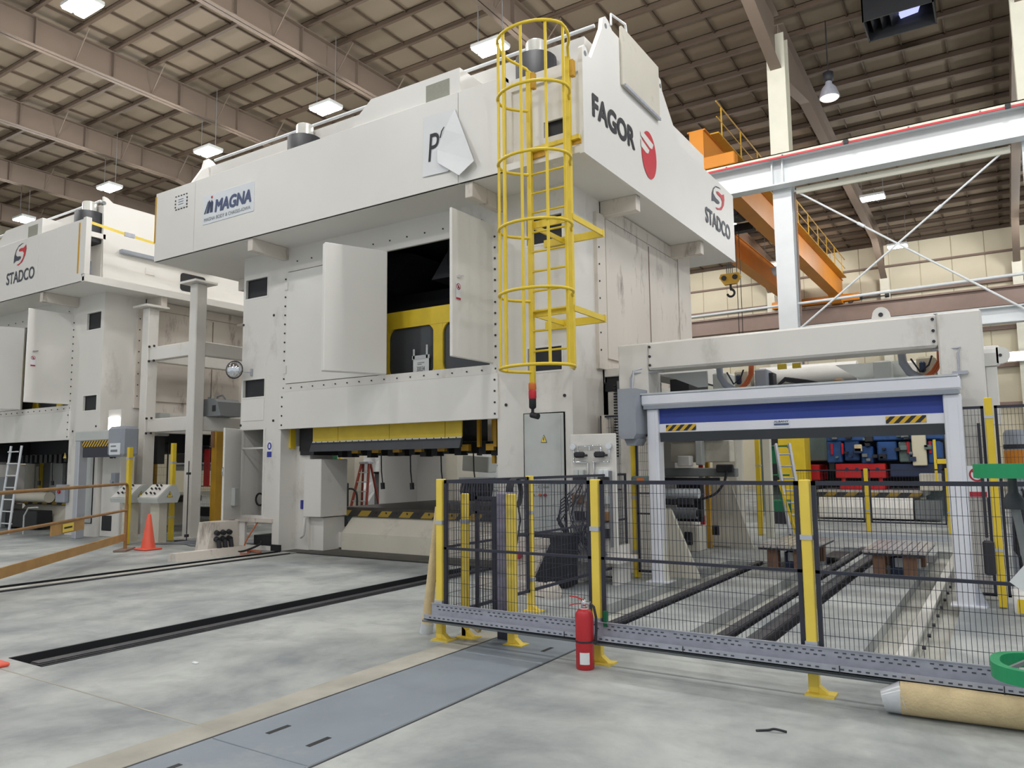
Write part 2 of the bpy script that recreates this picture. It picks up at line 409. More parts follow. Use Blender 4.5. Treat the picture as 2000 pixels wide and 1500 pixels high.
for k in range(-6, 2):
    x = -5.0+6.1*k
    o = MB()
    def ibeam(pts_bot, pts_top):                      # I-section rafter whose depth follows two y-z polylines
        web = [(yy, zz) for yy, zz in pts_bot] + [(yy, zz) for yy, zz in pts_top[::-1]]
        o.prism(web, 'x', x-.012, x+.012)
        for (ya, za), (yb, zb) in zip(pts_bot, pts_bot[1:]): o.bar((x, ya, za+.012), (x, yb, zb+.012), .32, .024)
        for (ya, za), (yb, zb) in zip(pts_top, pts_top[1:]): o.bar((x, ya, za-.012), (x, yb, zb-.012), .32, .024)
    ibeam([(Y0, 14.0), (19.0, 14.0), (22.45, 13.2)], [(Y0, 14.88), (22.45, 14.88)])
    ibeam([(22.95, 13.1), (26.5, 13.8), (42.5, 13.0), (46.2, 11.3)], [(22.95, 14.88), (46.2, ZR(46.2)-.24)])
    yy = Y0+.5
    while yy < 22: o.box(x-.15, x+.15, yy-.008, yy+.008, 14.02, 14.86); yy += 2.35
    o.build('rafter', 'rafter', CEIL)
    b = MB()
    for yy in [v*2.5-6 for v in range(11)]:
        b.bar((x, yy, 14.05), (x+.75, yy, 14.9), .028, .028); b.bar((x, yy, 14.05), (x-.75, yy, 14.9), .028, .028)
    b.build('flange_brace', 'rafter', CEIL)

# back wall with liner panels and girts
WALL = struct(MB().box(X0, X1, Y1, Y1+.2, 0, 14.2).build('wall_back', 'wallp'))
x = -20.0
while x < X1:
    MB().bev(x+.012, x+1.508, Y1-.05, Y1+.01, .1, 13.75, .02).build('wall_panel', 'wallp', WALL); x += 1.52
for z, h in ((12.35, .09), (10.85, .22), (8.35, .2), (6.4, .2), (4.4, .2)):
    MB().box(X0, X1, Y1-.3, Y1-.05, z-h/2, z+h/2).build('girt', 'runway_brown', WALL)
for k in range(-3, 2):
    x = -5+6.1*k
    MB().box(x-.22, x+.22, Y1-.85, Y1-.82, 0, 11.6).box(x-.22, x+.22, Y1-.42, Y1-.4, 0, 11.6).box(x-.015, x+.015, Y1-.83, Y1-.41, 0, 11.6).build('wall_column', 'cream_col', WALL)
struct(MB().box(X0-.2, X0, Y0, Y1, 0, 15.2).build('wall_left', 'wallp'))

# columns between the bays, with the runway of the crane
CY = 22.7
for k in range(-3, 2):
    x = -5.0+6.1*k
    o = thing('building_column', ['white steel building column behind the gantry with a yellow sleeve at its foot', 'white steel building column at the right edge of the picture'][k] if k in (0, 1)
              else 'white steel building column standing behind the big press', 'column', (x, CY, 0), None if k in (0, 1) else 'columns behind the press')
    def hsec(z0, z1): return MB().box(x-.26, x+.26, CY-.26, CY-.235, z0, z1).box(x-.26, x+.26, CY+.235, CY+.26, z0, z1).box(x-.02, x+.02, CY-.24, CY+.24, z0, z1)
    hsec(10.2, 14.3).build('column_upper', 'cream_col', o)
    hsec(0, 10.2).box(x-.32, x+.32, CY-.32, CY+.32, 0, .03).build('column_lower', 'steel_white', o)
    MB().bev(x-.42, x+.30, CY-.40, CY+.34, .03, 2.75, .03).build('guard_sleeve', 'yellow', o)
    MB().cyl((x+.33, CY-.1, 2.8), (x+.33, CY-.1, 9.4), .03, n=8).build('downpipe', 'runway_brown', o)
RY = 22.15
o = thing('crane_runway', 'long white crane runway beam with a red conductor strip, near row of columns', 'beam', (-18, RY, 9.5))
rb = MB().box(-32, 9.5, RY-.2, RY+.2, 9.5, 9.54).box(-32, 9.5, RY-.014, RY+.014, 9.53, 10.28).box(-32, 9.5, RY-.2, RY+.2, 10.26, 10.3)
rb.build('runway_girder', 'steel_white', o)
MB().box(-32, 9.5, RY-.42, RY+.22, 10.302, 10.33).box(-32, 9.5, RY-.42, RY-.40, 10.24, 10.33).build('cap_channel', 'cream_col', o)
MB().box(-32, 9.5, RY-.04, RY+.04, 10.34, 10.42).build('crane_rail', 'cream_col', o)
MB().box(-32, 9.5, RY-.435, RY-.395, 10.185, 10.235).build('conductor_strip', 'logored', o)
b = MB()
for k in range(26): b.box(-32+1.6*k, -31.96+1.6*k, RY-.44, RY-.39, 10.23, 10.27)
b.build('conductor_clips', 'mgrey', o, 'stuff')
for x in (-5.0, 1.1):
    MB().box(x-.2, x+.2, RY-.02, RY+.35, 9.55, 10.26).box(x-.16, x-.13, RY-.2, RY, 9.54, 10.26).box(x+.13, x+.16, RY-.2, RY, 9.54, 10.26).build('stiffener', 'steel_white', o)
for x in (-3.1, .6):
    MB().box(x-.06, x+.06, RY-.5, RY-.43, 10.16, 10.28).build('cable_junction', 'black', o)
MB().box(-4.6, .6, RY+.3, RY+.36, 9.3, 9.48).build('lower_channel', 'cream_col', o)
o = thing('cross_bracing', 'thin white crossed brace rods between two building columns', 'brace', (-2, 22.5, 5.3))
for a, b_ in (((-4.65, 22.5, 9.42), (.75, 22.5, 5.2)), ((.6, 22.5, 9.5), (-4.72, 22.5, 5.35))):
    mb = MB().tube([a, b_], .028); q = Vector(a).lerp(Vector(b_), .3); q2 = Vector(a).lerp(Vector(b_), .33); mb.cyl(q, q2, .045)
    mb.build('brace_rod', 'steel_white', o)
o = tag(MB().tube([(-9.5, 22.55, 6.05), (-5.27, 22.55, 6.1)], .04).tube([(-4.73, 22.55, 6.1), (1, 22.55, 6.2)], .04).build('strut_pipe', 'steel_white'), 'thin pale horizontal pipe strut between the white building columns', 'pipe')
o = tag(MB().box(-4.7, 9.5, 22.55, 22.85, 5.02, 5.05).box(-4.7, 9.5, 22.69, 22.71, 5.04, 5.42).box(-4.7, 9.5, 22.55, 22.85, 5.41, 5.44).build('tie_beam', 'steel_white'), 'white horizontal beam beyond the right leg of the gantry', 'beam')

# far runway
o = thing('crane_runway', 'brown crane runway beam carried along the back wall', 'beam', (-18, 45.2, 9.3))
MB().box(-40, 9.5, 45.0, 45.4, 9.3, 9.34).box(-40, 9.5, 45.18, 45.22, 9.33, 10.2).box(-40, 9.5, 45.0, 45.4, 10.18, 10.22).box(-40, 9.5, 45.16, 45.24, 10.22, 10.3).build('runway_girder', 'runway_brown', o)
for k in range(-3, 2): MB().box(-5+6.1*k-.2, -5+6.1*k+.2, 45.3, 45.7, 9.2, 9.6).build('bracket', 'runway_brown', o)

# ---- overhead crane
cr = thing('overhead_crane', 'orange double-girder overhead travelling crane beyond the columns', 'crane', (-8.3, 33, 10.4))
for x in (-9.75, -7.35):
    MB().box(x-.28, x+.28, 22.0, 45.6, 10.66, 10.7).box(x-.22, x-.2, 22, 45.6, 10.7, 11.7).box(x+.2, x+.22, 22, 45.6, 10.7, 11.7).box(x-.28, x+.28, 22, 45.6, 11.7, 11.74).box(x-.215, x+.215, 22.005, 22.05, 10.69, 11.71).build('bridge_girder', 'orange', cr)
    MB().prism([(44.0, 10.68), (45.6, 10.68), (45.6, 10.3), (44.6, 10.3)], 'x', x-.3, x+.3).build('girder_end', 'orange', cr)
for yy in (22.15, 45.2):
    MB().bev(-10.9, -6.2, yy-.2, yy+.2, 10.42, 10.82, .03).build('end_truck', 'orange', cr)
    for x in (-10.4, -6.7): MB().cyl((x, yy-.1, 10.46), (x, yy+.1, 10.46), .16).build('wheel', 'steel', cr)
MB().box(-6.22, -6.1, 45.05, 45.35, 10.45, 10.75).bar((-6.2, 45.2, 10.5), (-4.9, 45.2, 10.5), .06, .06).cyl((-4.95, 45.2, 10.5), (-4.75, 45.2, 10.5), .11, n=10).build('bumper', 'black', cr)
hr = MB()
for k in range(11): hr.tube([(-6.85, 23+2.1*k, 11.7), (-6.85, 23+2.1*k, 12.75)], .025, 6)
hr.tube([(-6.85, 22.5, 12.75), (-6.85, 45, 12.75)], .025, 6).tube([(-6.85, 22.5, 12.25), (-6.85, 45, 12.25)], .02, 6)
hr.build('handrail', 'ochre', cr)
MB().box(-7.1, -6.8, 22.5, 45, 11.72, 11.76).build('walkway', 'ochre', cr)
for k in range(4):
    MB().box(-9.5, -7.6, 27.2+1.15*k, 27.7+1.15*k, 11.85+.0*k, 12.25).build('trolley_beam', 'orange', cr)
MB().bev(-9.3, -7.9, 28.2, 29.2, 10.9, 11.5, .05).build('hoist_drum', 'dark', cr)
MB().box(-9.4, -7.8, 29.8, 30.2, 10.75, 11.05).build('hoist_frame', 'black', cr)
for k in range(4): MB().cyl((-8.75+.07*k, 29.3, 8.9), (-8.75+.07*k, 29.3, 10.9), .013, n=6, cap=False).build('rope', 'black', cr)
for k in range(2): MB().cyl((-8.4+.14*k, 29.4, 6.0), (-8.4+.14*k, 29.4, 10.9), .014, n=6, cap=False).build('pendant_chain', 'black', cr)
MB().prism([(-8.98, 8.95), (-8.28, 8.95), (-8.22, 8.8), (-8.4, 8.52), (-8.86, 8.52), (-9.04, 8.8)], 'y', 29.2, 29.4).build('hook_block', 'ochre', cr)
for x in (-8.85, -8.42): MB().cyl((x, 29.17, 8.78), (x, 29.43, 8.78), .1).build('sheave', 'black', cr)
MB().tube([(-8.63, 29.3, 8.52), (-8.63, 29.3, 8.35)]+arc((-8.63, 29.3, 8.18), .14, 90, -170, 12, 'xz'), .045, 8).build('hook', 'black', cr)
MB().prism([(-8.7, 10.66), (-7.7, 10.66), (-7.8, 10.3), (-8.6, 10.3)], 'y', 36, 36.4).build('crane_lamp_bracket', 'grey', cr)

# ---- lamps
def lamp(x, y, label, z=12.75, vis=True):
    o = thing('high_bay_lamp', label, 'lamp', (x, y, z), 'high bay lamps')
    MB().bev(x-.46, x+.46, y-.3, y+.3, z, z+.12, .02).build('housing', 'lgrey', o)
    for s in (-1, 1): MB().bev(x-.44, x+.44, y+s*.15-.12, y+s*.15+.12, z-.035, z+.005, .015).build('diffuser', 'lamp', o)
    for s in (-1, 1): MB().cyl((x+s*.4, y, z+.1), (x+s*.4, y, 15.0 if y < 22.7 else ZR(y)), .012, n=6).build('suspension_wire', 'mgrey', o)
    ld = bpy.data.lights.new('lamp_light', 'POINT'); ld.shadow_soft_size = .3; ld.energy = LAMP_POWER*(2.1 if y < 23 else 1.35); ld.color = (1, .988, .965)
    lo = bpy.data.objects.new('lamp_light', ld); COL.objects.link(lo); lo.parent = o; lo.location = (0, 0, -.34)
for (x, y, l) in ((-10.95, 16.1, 'bright ceiling lamp behind the yellow ladder cage'), (-17.2, 16.1, 'bright ceiling lamp above the middle of the big white press'),
                  (-23.1, 16.1, 'bright ceiling lamp just left of the sagging rafter above the pale logo banner'), (-29.4, 16.1, 'bright ceiling lamp above the roof of the left press'),
                  (-36.3, 16.1, 'small far ceiling lamp at the left edge above the left press'), (-18.1, 9.05, 'nearest bright ceiling lamp, top left corner')):
    lamp(x, y, l)
ORD = ('first', 'second', 'third', 'fourth', 'fifth')
for k, x in enumerate((-4.8, 1.3)): lamp(x, 16.1, 'bright ceiling lamp above the gantry, out of the picture, %s from the left' % ORD[k])
for k, x in enumerate((-30, -24, -12, -5.9, .2)): lamp(x, 9.05, 'bright ceiling lamp of the near row, out of the picture, %s from the left' % ORD[k])
for k, x in enumerate((-23, -14, -6, 2)): lamp(x, .5, 'bright ceiling lamp over the floor in front, out of the picture, %s from the left' % ORD[k])
for k, x in enumerate((-14, -5, 3)): lamp(x, -6.5, 'bright ceiling lamp behind the viewer, out of the picture, %s from the left' % ORD[k])
for k, x in enumerate((7.4,)):
    for y, w_ in ((16.1, 'third'), (9.05, 'second'), (.5, 'nearest')): lamp(x, y, 'added ceiling lamp far off to the right, out of the picture, %s row' % w_)  # unseen lamps carry the grid on, added for more light from the right
for x, l in ((-3.9, 'far bay lamp seen where the white brace rods cross'), (2.2, 'far bay lamp near the back wall, out of the picture at right'), (-10, 'far bay lamp glimpsed between the crane girders'), (-16.1, 'far bay lamp near the back wall, hidden behind the big press')):
    lamp(x, 42, l, z=12.3)
for x, l in ((-3.9, 'added far bay lamp, unseen behind the white runway beam'), (2.2, 'added far bay lamp of the middle row, out of the picture at right'), (-10, 'added far bay lamp above the crane, hidden by the big press'), (-16.1, 'added far bay lamp of the middle row, hidden behind the big press')):
    lamp(x, 33.5, l, z=12.3)  # middle row added out of sight to brighten the far bay
for x, l in ((3.2, 'added far bay lamp of the nearest row, out of the picture at right'), (-13, 'added far bay lamp of the nearest row, unseen behind the big press'), (-25, 'added far bay lamp of the nearest row, unseen behind the left press')):
    lamp(x, 27, l, z=12.6)  # these lamps are unseen, added to light the far bay
o = thing('wall_lamp', 'bright lamp panel low on the back wall at the right edge', 'lamp', (.75, 45.4, 6.6))
MB().bev(.35, 1.2, 45.3, 45.5, 6.45, 6.95, .03).build('housing', 'lgrey', o); MB().box(.38, 1.17, 45.27, 45.3, 6.48, 6.92).build('diffuser', 'lamp', o)
o = thing('bell_lamp', 'unlit bell-shaped metal lamp hanging under the roof at right', 'lamp', (-3.75, 23.6, 12.5))
MB().lathe((-3.75, 23.6, 12.45), [(.3, 0), (.29, .03), (.2, .3), (.1, .42), (.09, .5)]).build('reflector', 'galv', o)
MB().lathe((-3.75, 23.6, 12.95), [(.1, 0), (.15, .05), (.15, .28), (.06, .33)]).build('ballast', 'dark', o)
MB().cyl((-3.75, 23.6, 13.2), (-3.75, 23.6, 14.9), .02, n=6).build('stem', 'dark', o)
MB().lathe((-3.75, 23.6, 12.40), [(.02, 0), (.24, .01), (.28, .06)]).build('lens', 'unlit_glow', o)  # glow put into the lens although this lamp is off
o = thing('roof_fan', 'black louvred roof fan box with a pale glow inside, top right', 'fan', (-1.75, 23.4, 14.2))
MB().box(-2.65, -.85, 22.85, 22.89, 14.1, 14.9).box(-2.65, -.85, 24.1, 24.14, 14.1, 14.9).box(-2.65, -2.61, 22.85, 24.14, 14.1, 14.9).box(-.89, -.85, 22.85, 24.14, 14.1, 14.9).box(-2.65, -.85, 22.85, 24.14, 14.86, 14.9).build('casing', 'black', o)
for k in range(3): MB().prism([(-2.5+.25*k, 14.35), (-2.3+.25*k, 14.62), (-2.28+.25*k, 14.6), (-2.48+.25*k, 14.33)], 'y', 22.95, 24.05).build('blade', 'dark', o)
MB().prism([(-1.85, 14.78), (-1.2, 14.78), (-1.3, 14.5), (-1.75, 14.45)], 'y', 23.9, 23.94).build('glow_panel', emit('fan_skylight', (170, 176, 235), 1.6), o)

# ================================================================== PRINTED MARKS
def swirl(parent, org, ex, ez):
    """round swirl emblem: dark left half and red right half around a pale S"""
    g = [(.78,.99),(.60,1.0),(.35,.93),(.15,.75),(.03,.5),(0,.16),(.08,.2),(.2,.25),(.4,.235),(.56,.3),(.6,.38),(.5,.42),(.3,.43),(.14,.53),(.17,.7),(.33,.88),(.6,.965)]
    r_ = [(.97,.89),(.78,.77),(.52,.785),(.38,.73),(.42,.65),(.7,.63),(.82,.52),(.76,.3),(.55,.11),(.25,.03),(.42,0),(.72,.12),(.93,.4),(1.0,.68)]
    poly('emblem_dark_half', g, 'logogrey', parent, org, ex, ez); poly('emblem_red_half', r_, 'logored', parent, org, ex, ez)
def oval(parent, org, ex, ez):
    e = [(.5+.5*math.cos(2*math.pi*k/40), .5+.5*math.sin(2*math.pi*k/40)) for k in range(40)]
    poly('red_oval_emblem', e, 'logored', parent, org, ex, ez)
    for pts in ([(-.05,.86),(.12,.89),(.80,.80),(.70,.68),(.55,.665),(-.05,.77)], [(-.05,.71),(.5,.60),(.42,.51),(.28,.49),(-.05,.545)]):
        poly('oval_notch', pts, 'white_clean', parent, org, ex, ez, .008)
def sign_stop(parent, org, ex, ez, words=('NO', 'STEP')):
    """white plate with a red ring and slash above a red text band"""
    org, ex, ez = Vector(org), Vector(ex), Vector(ez)
    poly('sign_face', [(0,0),(1,0),(1,1),(0,1)], 'paper', parent, org, ex, ez, .003)
    asp = ex.length/ez.length; rx = .42; rz = .42*asp; cz = 1-.06-rz
    ring = [(.5+rx*math.cos(2*math.pi*k/28), cz+rz*math.sin(2*math.pi*k/28)) for k in range(29)] + [(.5+rx*.76*math.cos(2*math.pi*k/28), cz+rz*.76*math.sin(2*math.pi*k/28)) for k in range(28, -1, -1)]
    poly('sign_ring', ring, 'signred', parent, org, ex, ez, .006)
    poly('sign_figure', [(.36,cz-.2*asp),(.6,cz-.24*asp),(.66,cz+.02*asp),(.5,cz+.2*asp),(.4,cz+.1*asp)], 'ink', parent, org, ex, ez, .005)
    poly('sign_slash', [(.2,cz+rz*.5),(.28,cz+rz*.68),(.8,cz-rz*.5),(.72,cz-rz*.68)], 'signred', parent, org, ex, ez, .007)
    poly('sign_band', [(.04,.03),(.96,.03),(.96,.36*asp),(.04,.36*asp)], 'signred', parent, org, ex, ez, .005)
def sign_warn(parent, org, ex, ez):
    poly('warning_triangle', [(0,0),(1,0),(.5,1)], 'ink', parent, org, ex, ez, .004)
    poly('warning_triangle_face', [(.09,.06),(.91,.06),(.5,.88)], 'pale_yellow', parent, org, ex, ez, .006)
    poly('warning_bolt', [(.46,.68),(.58,.62),(.5,.42),(.6,.4),(.44,.12),(.46,.34),(.38,.36)], 'ink', parent, org, ex, ez, .008)

# ================================================================== THE PRESSES
def build_press(dx, label, main):
    X = lambda v: v+dx
    P = thing('stamping_press', label, 'press', (X(-9.2), 12.6, 0), 'white stamping presses')
    xl, xr, ya, yb = -13.0, -5.37, 10.0, 15.2
    # --- corner columns, the front ones with real openings
    mb = MB()
    mb.plate(X(xl), X(-11.78), 0, 5.92, [(X(-12.93), X(-12.27), 5.03, 5.42), (X(-12.94), X(-12.29), 3.0, 3.35), (X(-12.93), X(-12.27), .66, 2.34), (X(-12.78), X(-11.98), .08, .52)], ya, ya+.05)
    mb.box(X(xl), X(xl)+.05, ya+.05, 11.1, .6 if main else 0, 5.92).box(X(-11.83), X(-11.78), ya+.05, 11.1, 0, 5.92).box(X(xl), X(-11.78), 11.05, 11.1, 0, 5.92)
    mb.build('left_column', 'white', P)
    mb = MB()
    mb.plate(X(-6.72), X(xr), 0, 5.92, [(X(-6.13), X(-5.5), 5.02, 5.44), (X(-6.14), X(-5.54), 3.02, 3.38), (X(-6.24), X(-5.5), .3, 2.38)], ya, ya+.05)
    mb.box(X(-6.72), X(-6.67), ya+.05, 11.1, 0, 5.92).box(X(-5.42), X(xr), ya+.05, 11.1, 0, 5.92).box(X(-6.72), X(xr), 11.05, 11.1, 0, 5.92)
    mb.build('right_column', 'white', P)
    for s, (a, b) in enumerate(((xl, -11.78), (-6.72, xr))):
        MB().box(X(a), X(b), 14.1, yb, 0, 5.92).build('rear_column', 'white', P)
    for a, b, c, d in ((-12.93, -12.27, 5.03, 5.42), (-12.94, -12.29, 3.0, 3.35), (-6.13, -5.5, 5.02, 5.44), (-6.14, -5.54, 3.02, 3.38)):
        f = MB().box(X(a), X(b), ya+.06, ya+.075, c, d).build('window_pane', 'dark', P)
        MB().box(X(a)-.03, X(b)+.03, ya-.006, ya+.002, c-.03, c).box(X(a)-.03, X(b)+.03, ya-.006, ya+.002, d, d+.03).box(X(a)-.03, X(a), ya-.006, ya+.002, c, d).box(X(b), X(b)+.03, ya-.006, ya+.002, c, d).build('window_frame', 'white_clean', f)
    MB().bev(X(-12.95), X(-12.29), ya-.012, ya, 2.52, 2.96, .004).build('blank_cover', 'white_clean', P)
    # --- skirt panel below the doors and beam panel above, front and rear
    MB().bev(X(-11.8), X(-6.69), ya-.04, ya+.02, 2.32, 3.04, .006).build('skirt_panel', 'white_clean', P)
    MB().box(X(-11.78), X(-6.72), ya-.015, ya+.05, 3.045, 3.19).build('door_sill', 'white', P)
    MB().plate(X(-11.78), X(-6.72), 3.19, 5.92, [(X(-11.66), X(-6.86), 3.19, 5.42)], ya, ya+.05).build('door_surround', 'white', P)
    MB().box(X(-11.78), X(-6.72), ya+.05, 10.12, 2.34, 3.15).build('sill_beam', 'white', P)
    MB().box(X(-11.78), X(-6.72), yb-.1, yb, 2.3, 5.92).build('rear_panel', 'white', P)
    # --- side walls above the side openings
    for a, b in ((xl, xl+.08), (xr-.08, xr)):
        o = MB().box(X(a), X(b), 11.1, 14.1, 3.02, 5.92).build('side_wall', 'white_dirty', P)
    e = X(xr)
    MB().box(e, e+.035, 11.2, 14.5, 3.3, 5.64).box(e, e+.03, 11.2, 14.5, 5.655, 5.88).box(e, e+.06, 10.82, 11.12, 3.1, 5.66).build('side_cover', 'white_dirty', P)
    MB().box(e, e+.05, 14.52, 15.2, 3.0, 5.9).build('side_cover', 'white_dirty', P)
    MB().box(e+.03, e+.045, 13.0, 13.02, 3.3, 5.6).build('cover_joint', 'runway_brown', P)
    e2 = X(xl)
    MB().box(e2-.035, e2, 11.2, 14.0, 3.3, 5.64).box(e2-.06, e2, 10.82, 11.12, 3.1, 5.66).build('side_cover', 'white_dirty', P)
    MB().box(X(xr)-.1, X(xr)+.04, 11.1, 14.1, 2.9, 3.02).build('side_lintel', 'white', P)
    # --- leaves of the upper doors
    lf = MB().bev(X(-11.66), X(-9.2), ya-.03, ya+.01, 3.2, 5.40, .006).build('access_door', 'white_clean', P)
    MB().box(X(-11.70), X(-11.62), ya-.05, ya-.03, 3.4, 3.55).box(X(-11.70), X(-11.62), ya-.05, ya-.03, 5.05, 5.2).build('door_hinge', 'white', lf)
    mb = MB().bev(-1.13, 0, -.13, 0, 3.17, 5.36, .015)
    mb.xform(Matrix.Translation((X(-9.03), 9.9, 0)) @ Matrix.Rotation(R(65), 4, 'Z')); mb.build('access_door', 'white_clean', P)
    mb = MB().bev(-1.07, 0, -.05, 0, 3.21, 5.5, .012)
    TM = Matrix.Translation((X(-6.84), 10.03, 0)) @ Matrix.Rotation(R(88), 4, 'Z')
    mb.xform(TM); rd = mb.build('access_door', 'white_clean', P)
    k = MB().cyl((-.93, -.05, 4.45), (-.93, -.09, 4.45), .02, n=8).bar((-.93, -.09, 4.45), (-.83, -.085, 4.47), .02, .02)
    for s in (3.35, 4.3, 5.3): k.cyl((.01, -.03, s-.06), (.01, -.03, s+.06), .018, n=8)
    k.xform(TM); k.build('door_handle', 'chrome', rd)
    # the face of the open leaf that looks to the camera is its +x side
    px = X(-6.79)
    org = TM @ Vector((-.985, 0, 4.12)); oz = TM @ Vector((-.985, 0, 4.35)); ox = TM @ Vector((-.85, 0, 4.12))
    # camera sees the leaf from the right: sign sits on the outer (+x) face
    tmp = thing('tmp', '-', '-'); 
    sign_stop(tmp, TM @ Vector((-.98, -.055, 4.08)), (TM @ Vector((-.86, -.055, 4.08)))-(TM @ Vector((-.98, -.055, 4.08))), Vector((0, 0, .28)))
    for c in list(tmp.children): c.parent = rd; c.location = (0, 0, 0)
    bpy.data.objects.remove(tmp)
    # --- inside: yellow window guard and the dark slide behind it
    mb = MB(); yy0, yy1 = 10.5, 10.54
    def rr(x0, x1, z0, z1, r_, n=5):
        out = []
        for cx, cz, a0 in ((x1-r_, z1-r_, 0), (x0+r_, z1-r_, 90), (x0+r_, z0+r_, 180), (x1-r_, z0+r_, 270)):
            for k_ in range(n+1): t = R(a0+90*k_/n); out.append((cx+r_*math.cos(t), cz+r_*math.sin(t)))
        return out
    def frame(x0, x1, z0, z1, hx0, hx1, hz0, hz1, r_):
        inn = rr(hx0, hx1, hz0, hz1, r_); cx, cz = (hx0+hx1)/2, (hz0+hz1)/2; n = len(inn); outp = []
        for u, v in inn:
            d = max(abs(u-cx)/((hx1-hx0)/2), abs(v-cz)/((hz1-hz0)/2)); ou = x0 if u < cx else x1; ov = z0 if v < cz else z1
            fu = abs(u-cx)/((hx1-hx0)/2); fv = abs(v-cz)/((hz1-hz0)/2)
            outp.append((ou if fu >= fv else cx+(u-cx)/(hx1-hx0)*(x1-x0), ov if fv >= fu else cz+(v-cz)/(hz1-hz0)*(z1-z0)))
        vs = [(u, yy0, v) for u, v in inn]+[(u, yy0, v) for u, v in outp]+[(u, yy1, v) for u, v in inn]+[(u, yy1, v) for u, v in outp]
        fs = []
        for k_ in range(n):
            j = (k_+1) % n
            fs += [(k_, j, n+j, n+k_), (2*n+k_, 3*n+k_, 3*n+j, 2*n+j), (k_, 2*n+k_, 2*n+j, j), (n+k_, n+j, 3*n+j, 3*n+k_)]
        mb.add(vs, fs)
    mb.box(X(-6.935), X(-6.75), 10.497, 10.53, 3.06, 4.09)
    for q in range(2):
        a = -9.58+1.27*q
        frame(X(a), X(a+1.27), 3.05, 4.41, X(a+.11), X(a+1.18), 3.18, 4.12, .2)
    mb.box(X(-11.7), X(-6.75), 10.492, 10.53, 4.10, 4.415)
    for v in (-9.58, -8.31, -7.04): mb.box(X(v)-.1, X(v)+.1, 10.494, 10.53, 3.1, 4.095)
    frame(X(-11.7), X(-9.58), 3.05, 4.41, X(-11.5), X(-9.7), 3.18, 4.12, .2)
    gd = mb.build('window_guard', 'yellow', P)
    MB().box(X(-11.7), X(-6.8), 10.545, 10.56, 3.1, 4.2).build('guard_window', 'glasspane', gd)
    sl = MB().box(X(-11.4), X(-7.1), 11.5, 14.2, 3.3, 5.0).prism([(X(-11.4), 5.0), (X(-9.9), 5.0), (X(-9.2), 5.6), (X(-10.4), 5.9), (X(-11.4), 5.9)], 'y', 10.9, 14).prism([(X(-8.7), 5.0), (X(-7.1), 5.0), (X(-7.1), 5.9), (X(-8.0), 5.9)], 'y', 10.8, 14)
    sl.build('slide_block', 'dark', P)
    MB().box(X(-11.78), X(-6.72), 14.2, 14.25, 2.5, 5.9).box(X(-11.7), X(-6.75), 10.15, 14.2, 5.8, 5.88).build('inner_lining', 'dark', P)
    h = MB()
    for q in range(4):
        bx = X(-8.25+.06*q)
        h.tube([(bx, 10.75, 5.75), (bx+.02, 10.72, 5.2), (bx+.15, 10.7, 4.8), (bx+.28, 10.75, 4.42)], .025, 6)
    h.build('hydraulic_hose', 'black', P)
    # --- die guards hanging in the press opening
    for a, b in () if not main else ((-11.2, -10.53), (-10.52, -9.25), (-9.24, -7.99), (-7.98, -7.63)):
        g = MB().bev(X(a), X(b), 10.28, 10.31, 2.07, 2.5, .004).build('die_guard', 'yellow', P)
        MB().box(X(a), X(b), 10.272, 10.285, 2.045, 2.075).build('guard_strip', 'white_clean', g)
        MB().prism([(10.26, 2.05), (10.30, 2.05), (10.28, 1.90), (10.20, 1.88)], 'x', X(a)-.005, X(b)+.005).build('guard_flap', 'charcoal', g)
    if main:
        b = MB(); x = -11.1
        while x < -7.7: b.cyl((X(x), 10.268, 2.06), (X(x), 10.274, 2.06), .012, n=6); x += .16
        b.build('strip_bolts', 'ink', P, 'stuff')
    MB().bev(X(-11.97), X(-11.74), 10.2, 10.35, 1.95, 2.5, .01).build('gib_cover', 'yellow', P)
    MB().box(X(-11.62), X(-11.24), 10.35, 11.3, 1.82, 2.5).box(X(-11.70), X(-11.64), 10.4, 10.6, 1.9, 2.5).build('gib_block', 'dark', P)
    for q in range(5 if main else 0):
        c = -7.55+.17*q
        MB().box(X(c), X(c+.06), 10.6+.2*(q % 2), 10.66+.2*(q % 2), 1.62 if q % 2 else 1.9, 2.6).build('guide_bar', 'ochre', P)
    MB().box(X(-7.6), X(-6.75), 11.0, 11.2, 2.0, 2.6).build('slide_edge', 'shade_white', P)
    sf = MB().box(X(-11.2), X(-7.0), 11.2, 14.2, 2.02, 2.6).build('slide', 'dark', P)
    cl = MB(); rnd = random.Random(3)
    for q in range(16):
        c = -11.0+.26*q
        cl.box(X(c), X(c)+.1+.06*rnd.random(), 10.75, 10.95, 1.80-.05*rnd.random(), 2.0)
    cl.build('slide_clamps', 'black', P, 'stuff')
    for q in range(7 if main else 0):
        c = -10.5+.52*q
        cp = MB().box(X(c), X(c+.16), 10.62, 10.7, 1.84, 1.95).build('clamp_tab', 'ochre', P)
    for q in range(5): MB().tube([(X(-10.0+.72*q), 10.9, 1.85), (X(-9.99+.72*q), 10.9, 1.5), (X(-9.96+.72*q), 10.9, 1.28)], .012, 6).cyl((X(-9.96+.72*q), 10.9, 1.28), (X(-9.95+.72*q), 10.9, 1.16), .04, n=8).build('hanging_cable', 'black', P)
    # --- left pillar boxes inside the opening
    MB().box(X(-11.9), X(-11.4), 10.4, 11.0, 0, 2.0).build('inner_pillar', 'white', P)
    MB().bev(X(-11.45), X(-10.98), 10.3, 11.0, .64, 1.74, .01).box(X(-11.4), X(-11.05), 10.45, 11.0, .0, .62).build('pillar_cabinet', 'white', P)
    MB().tube([(X(-11.38), 10.28, .62), (X(-11.38), 10.26, .3), (X(-11.5), 10.3, .25)], .03, 8).build('drain_pipe', 'white_clean', P)
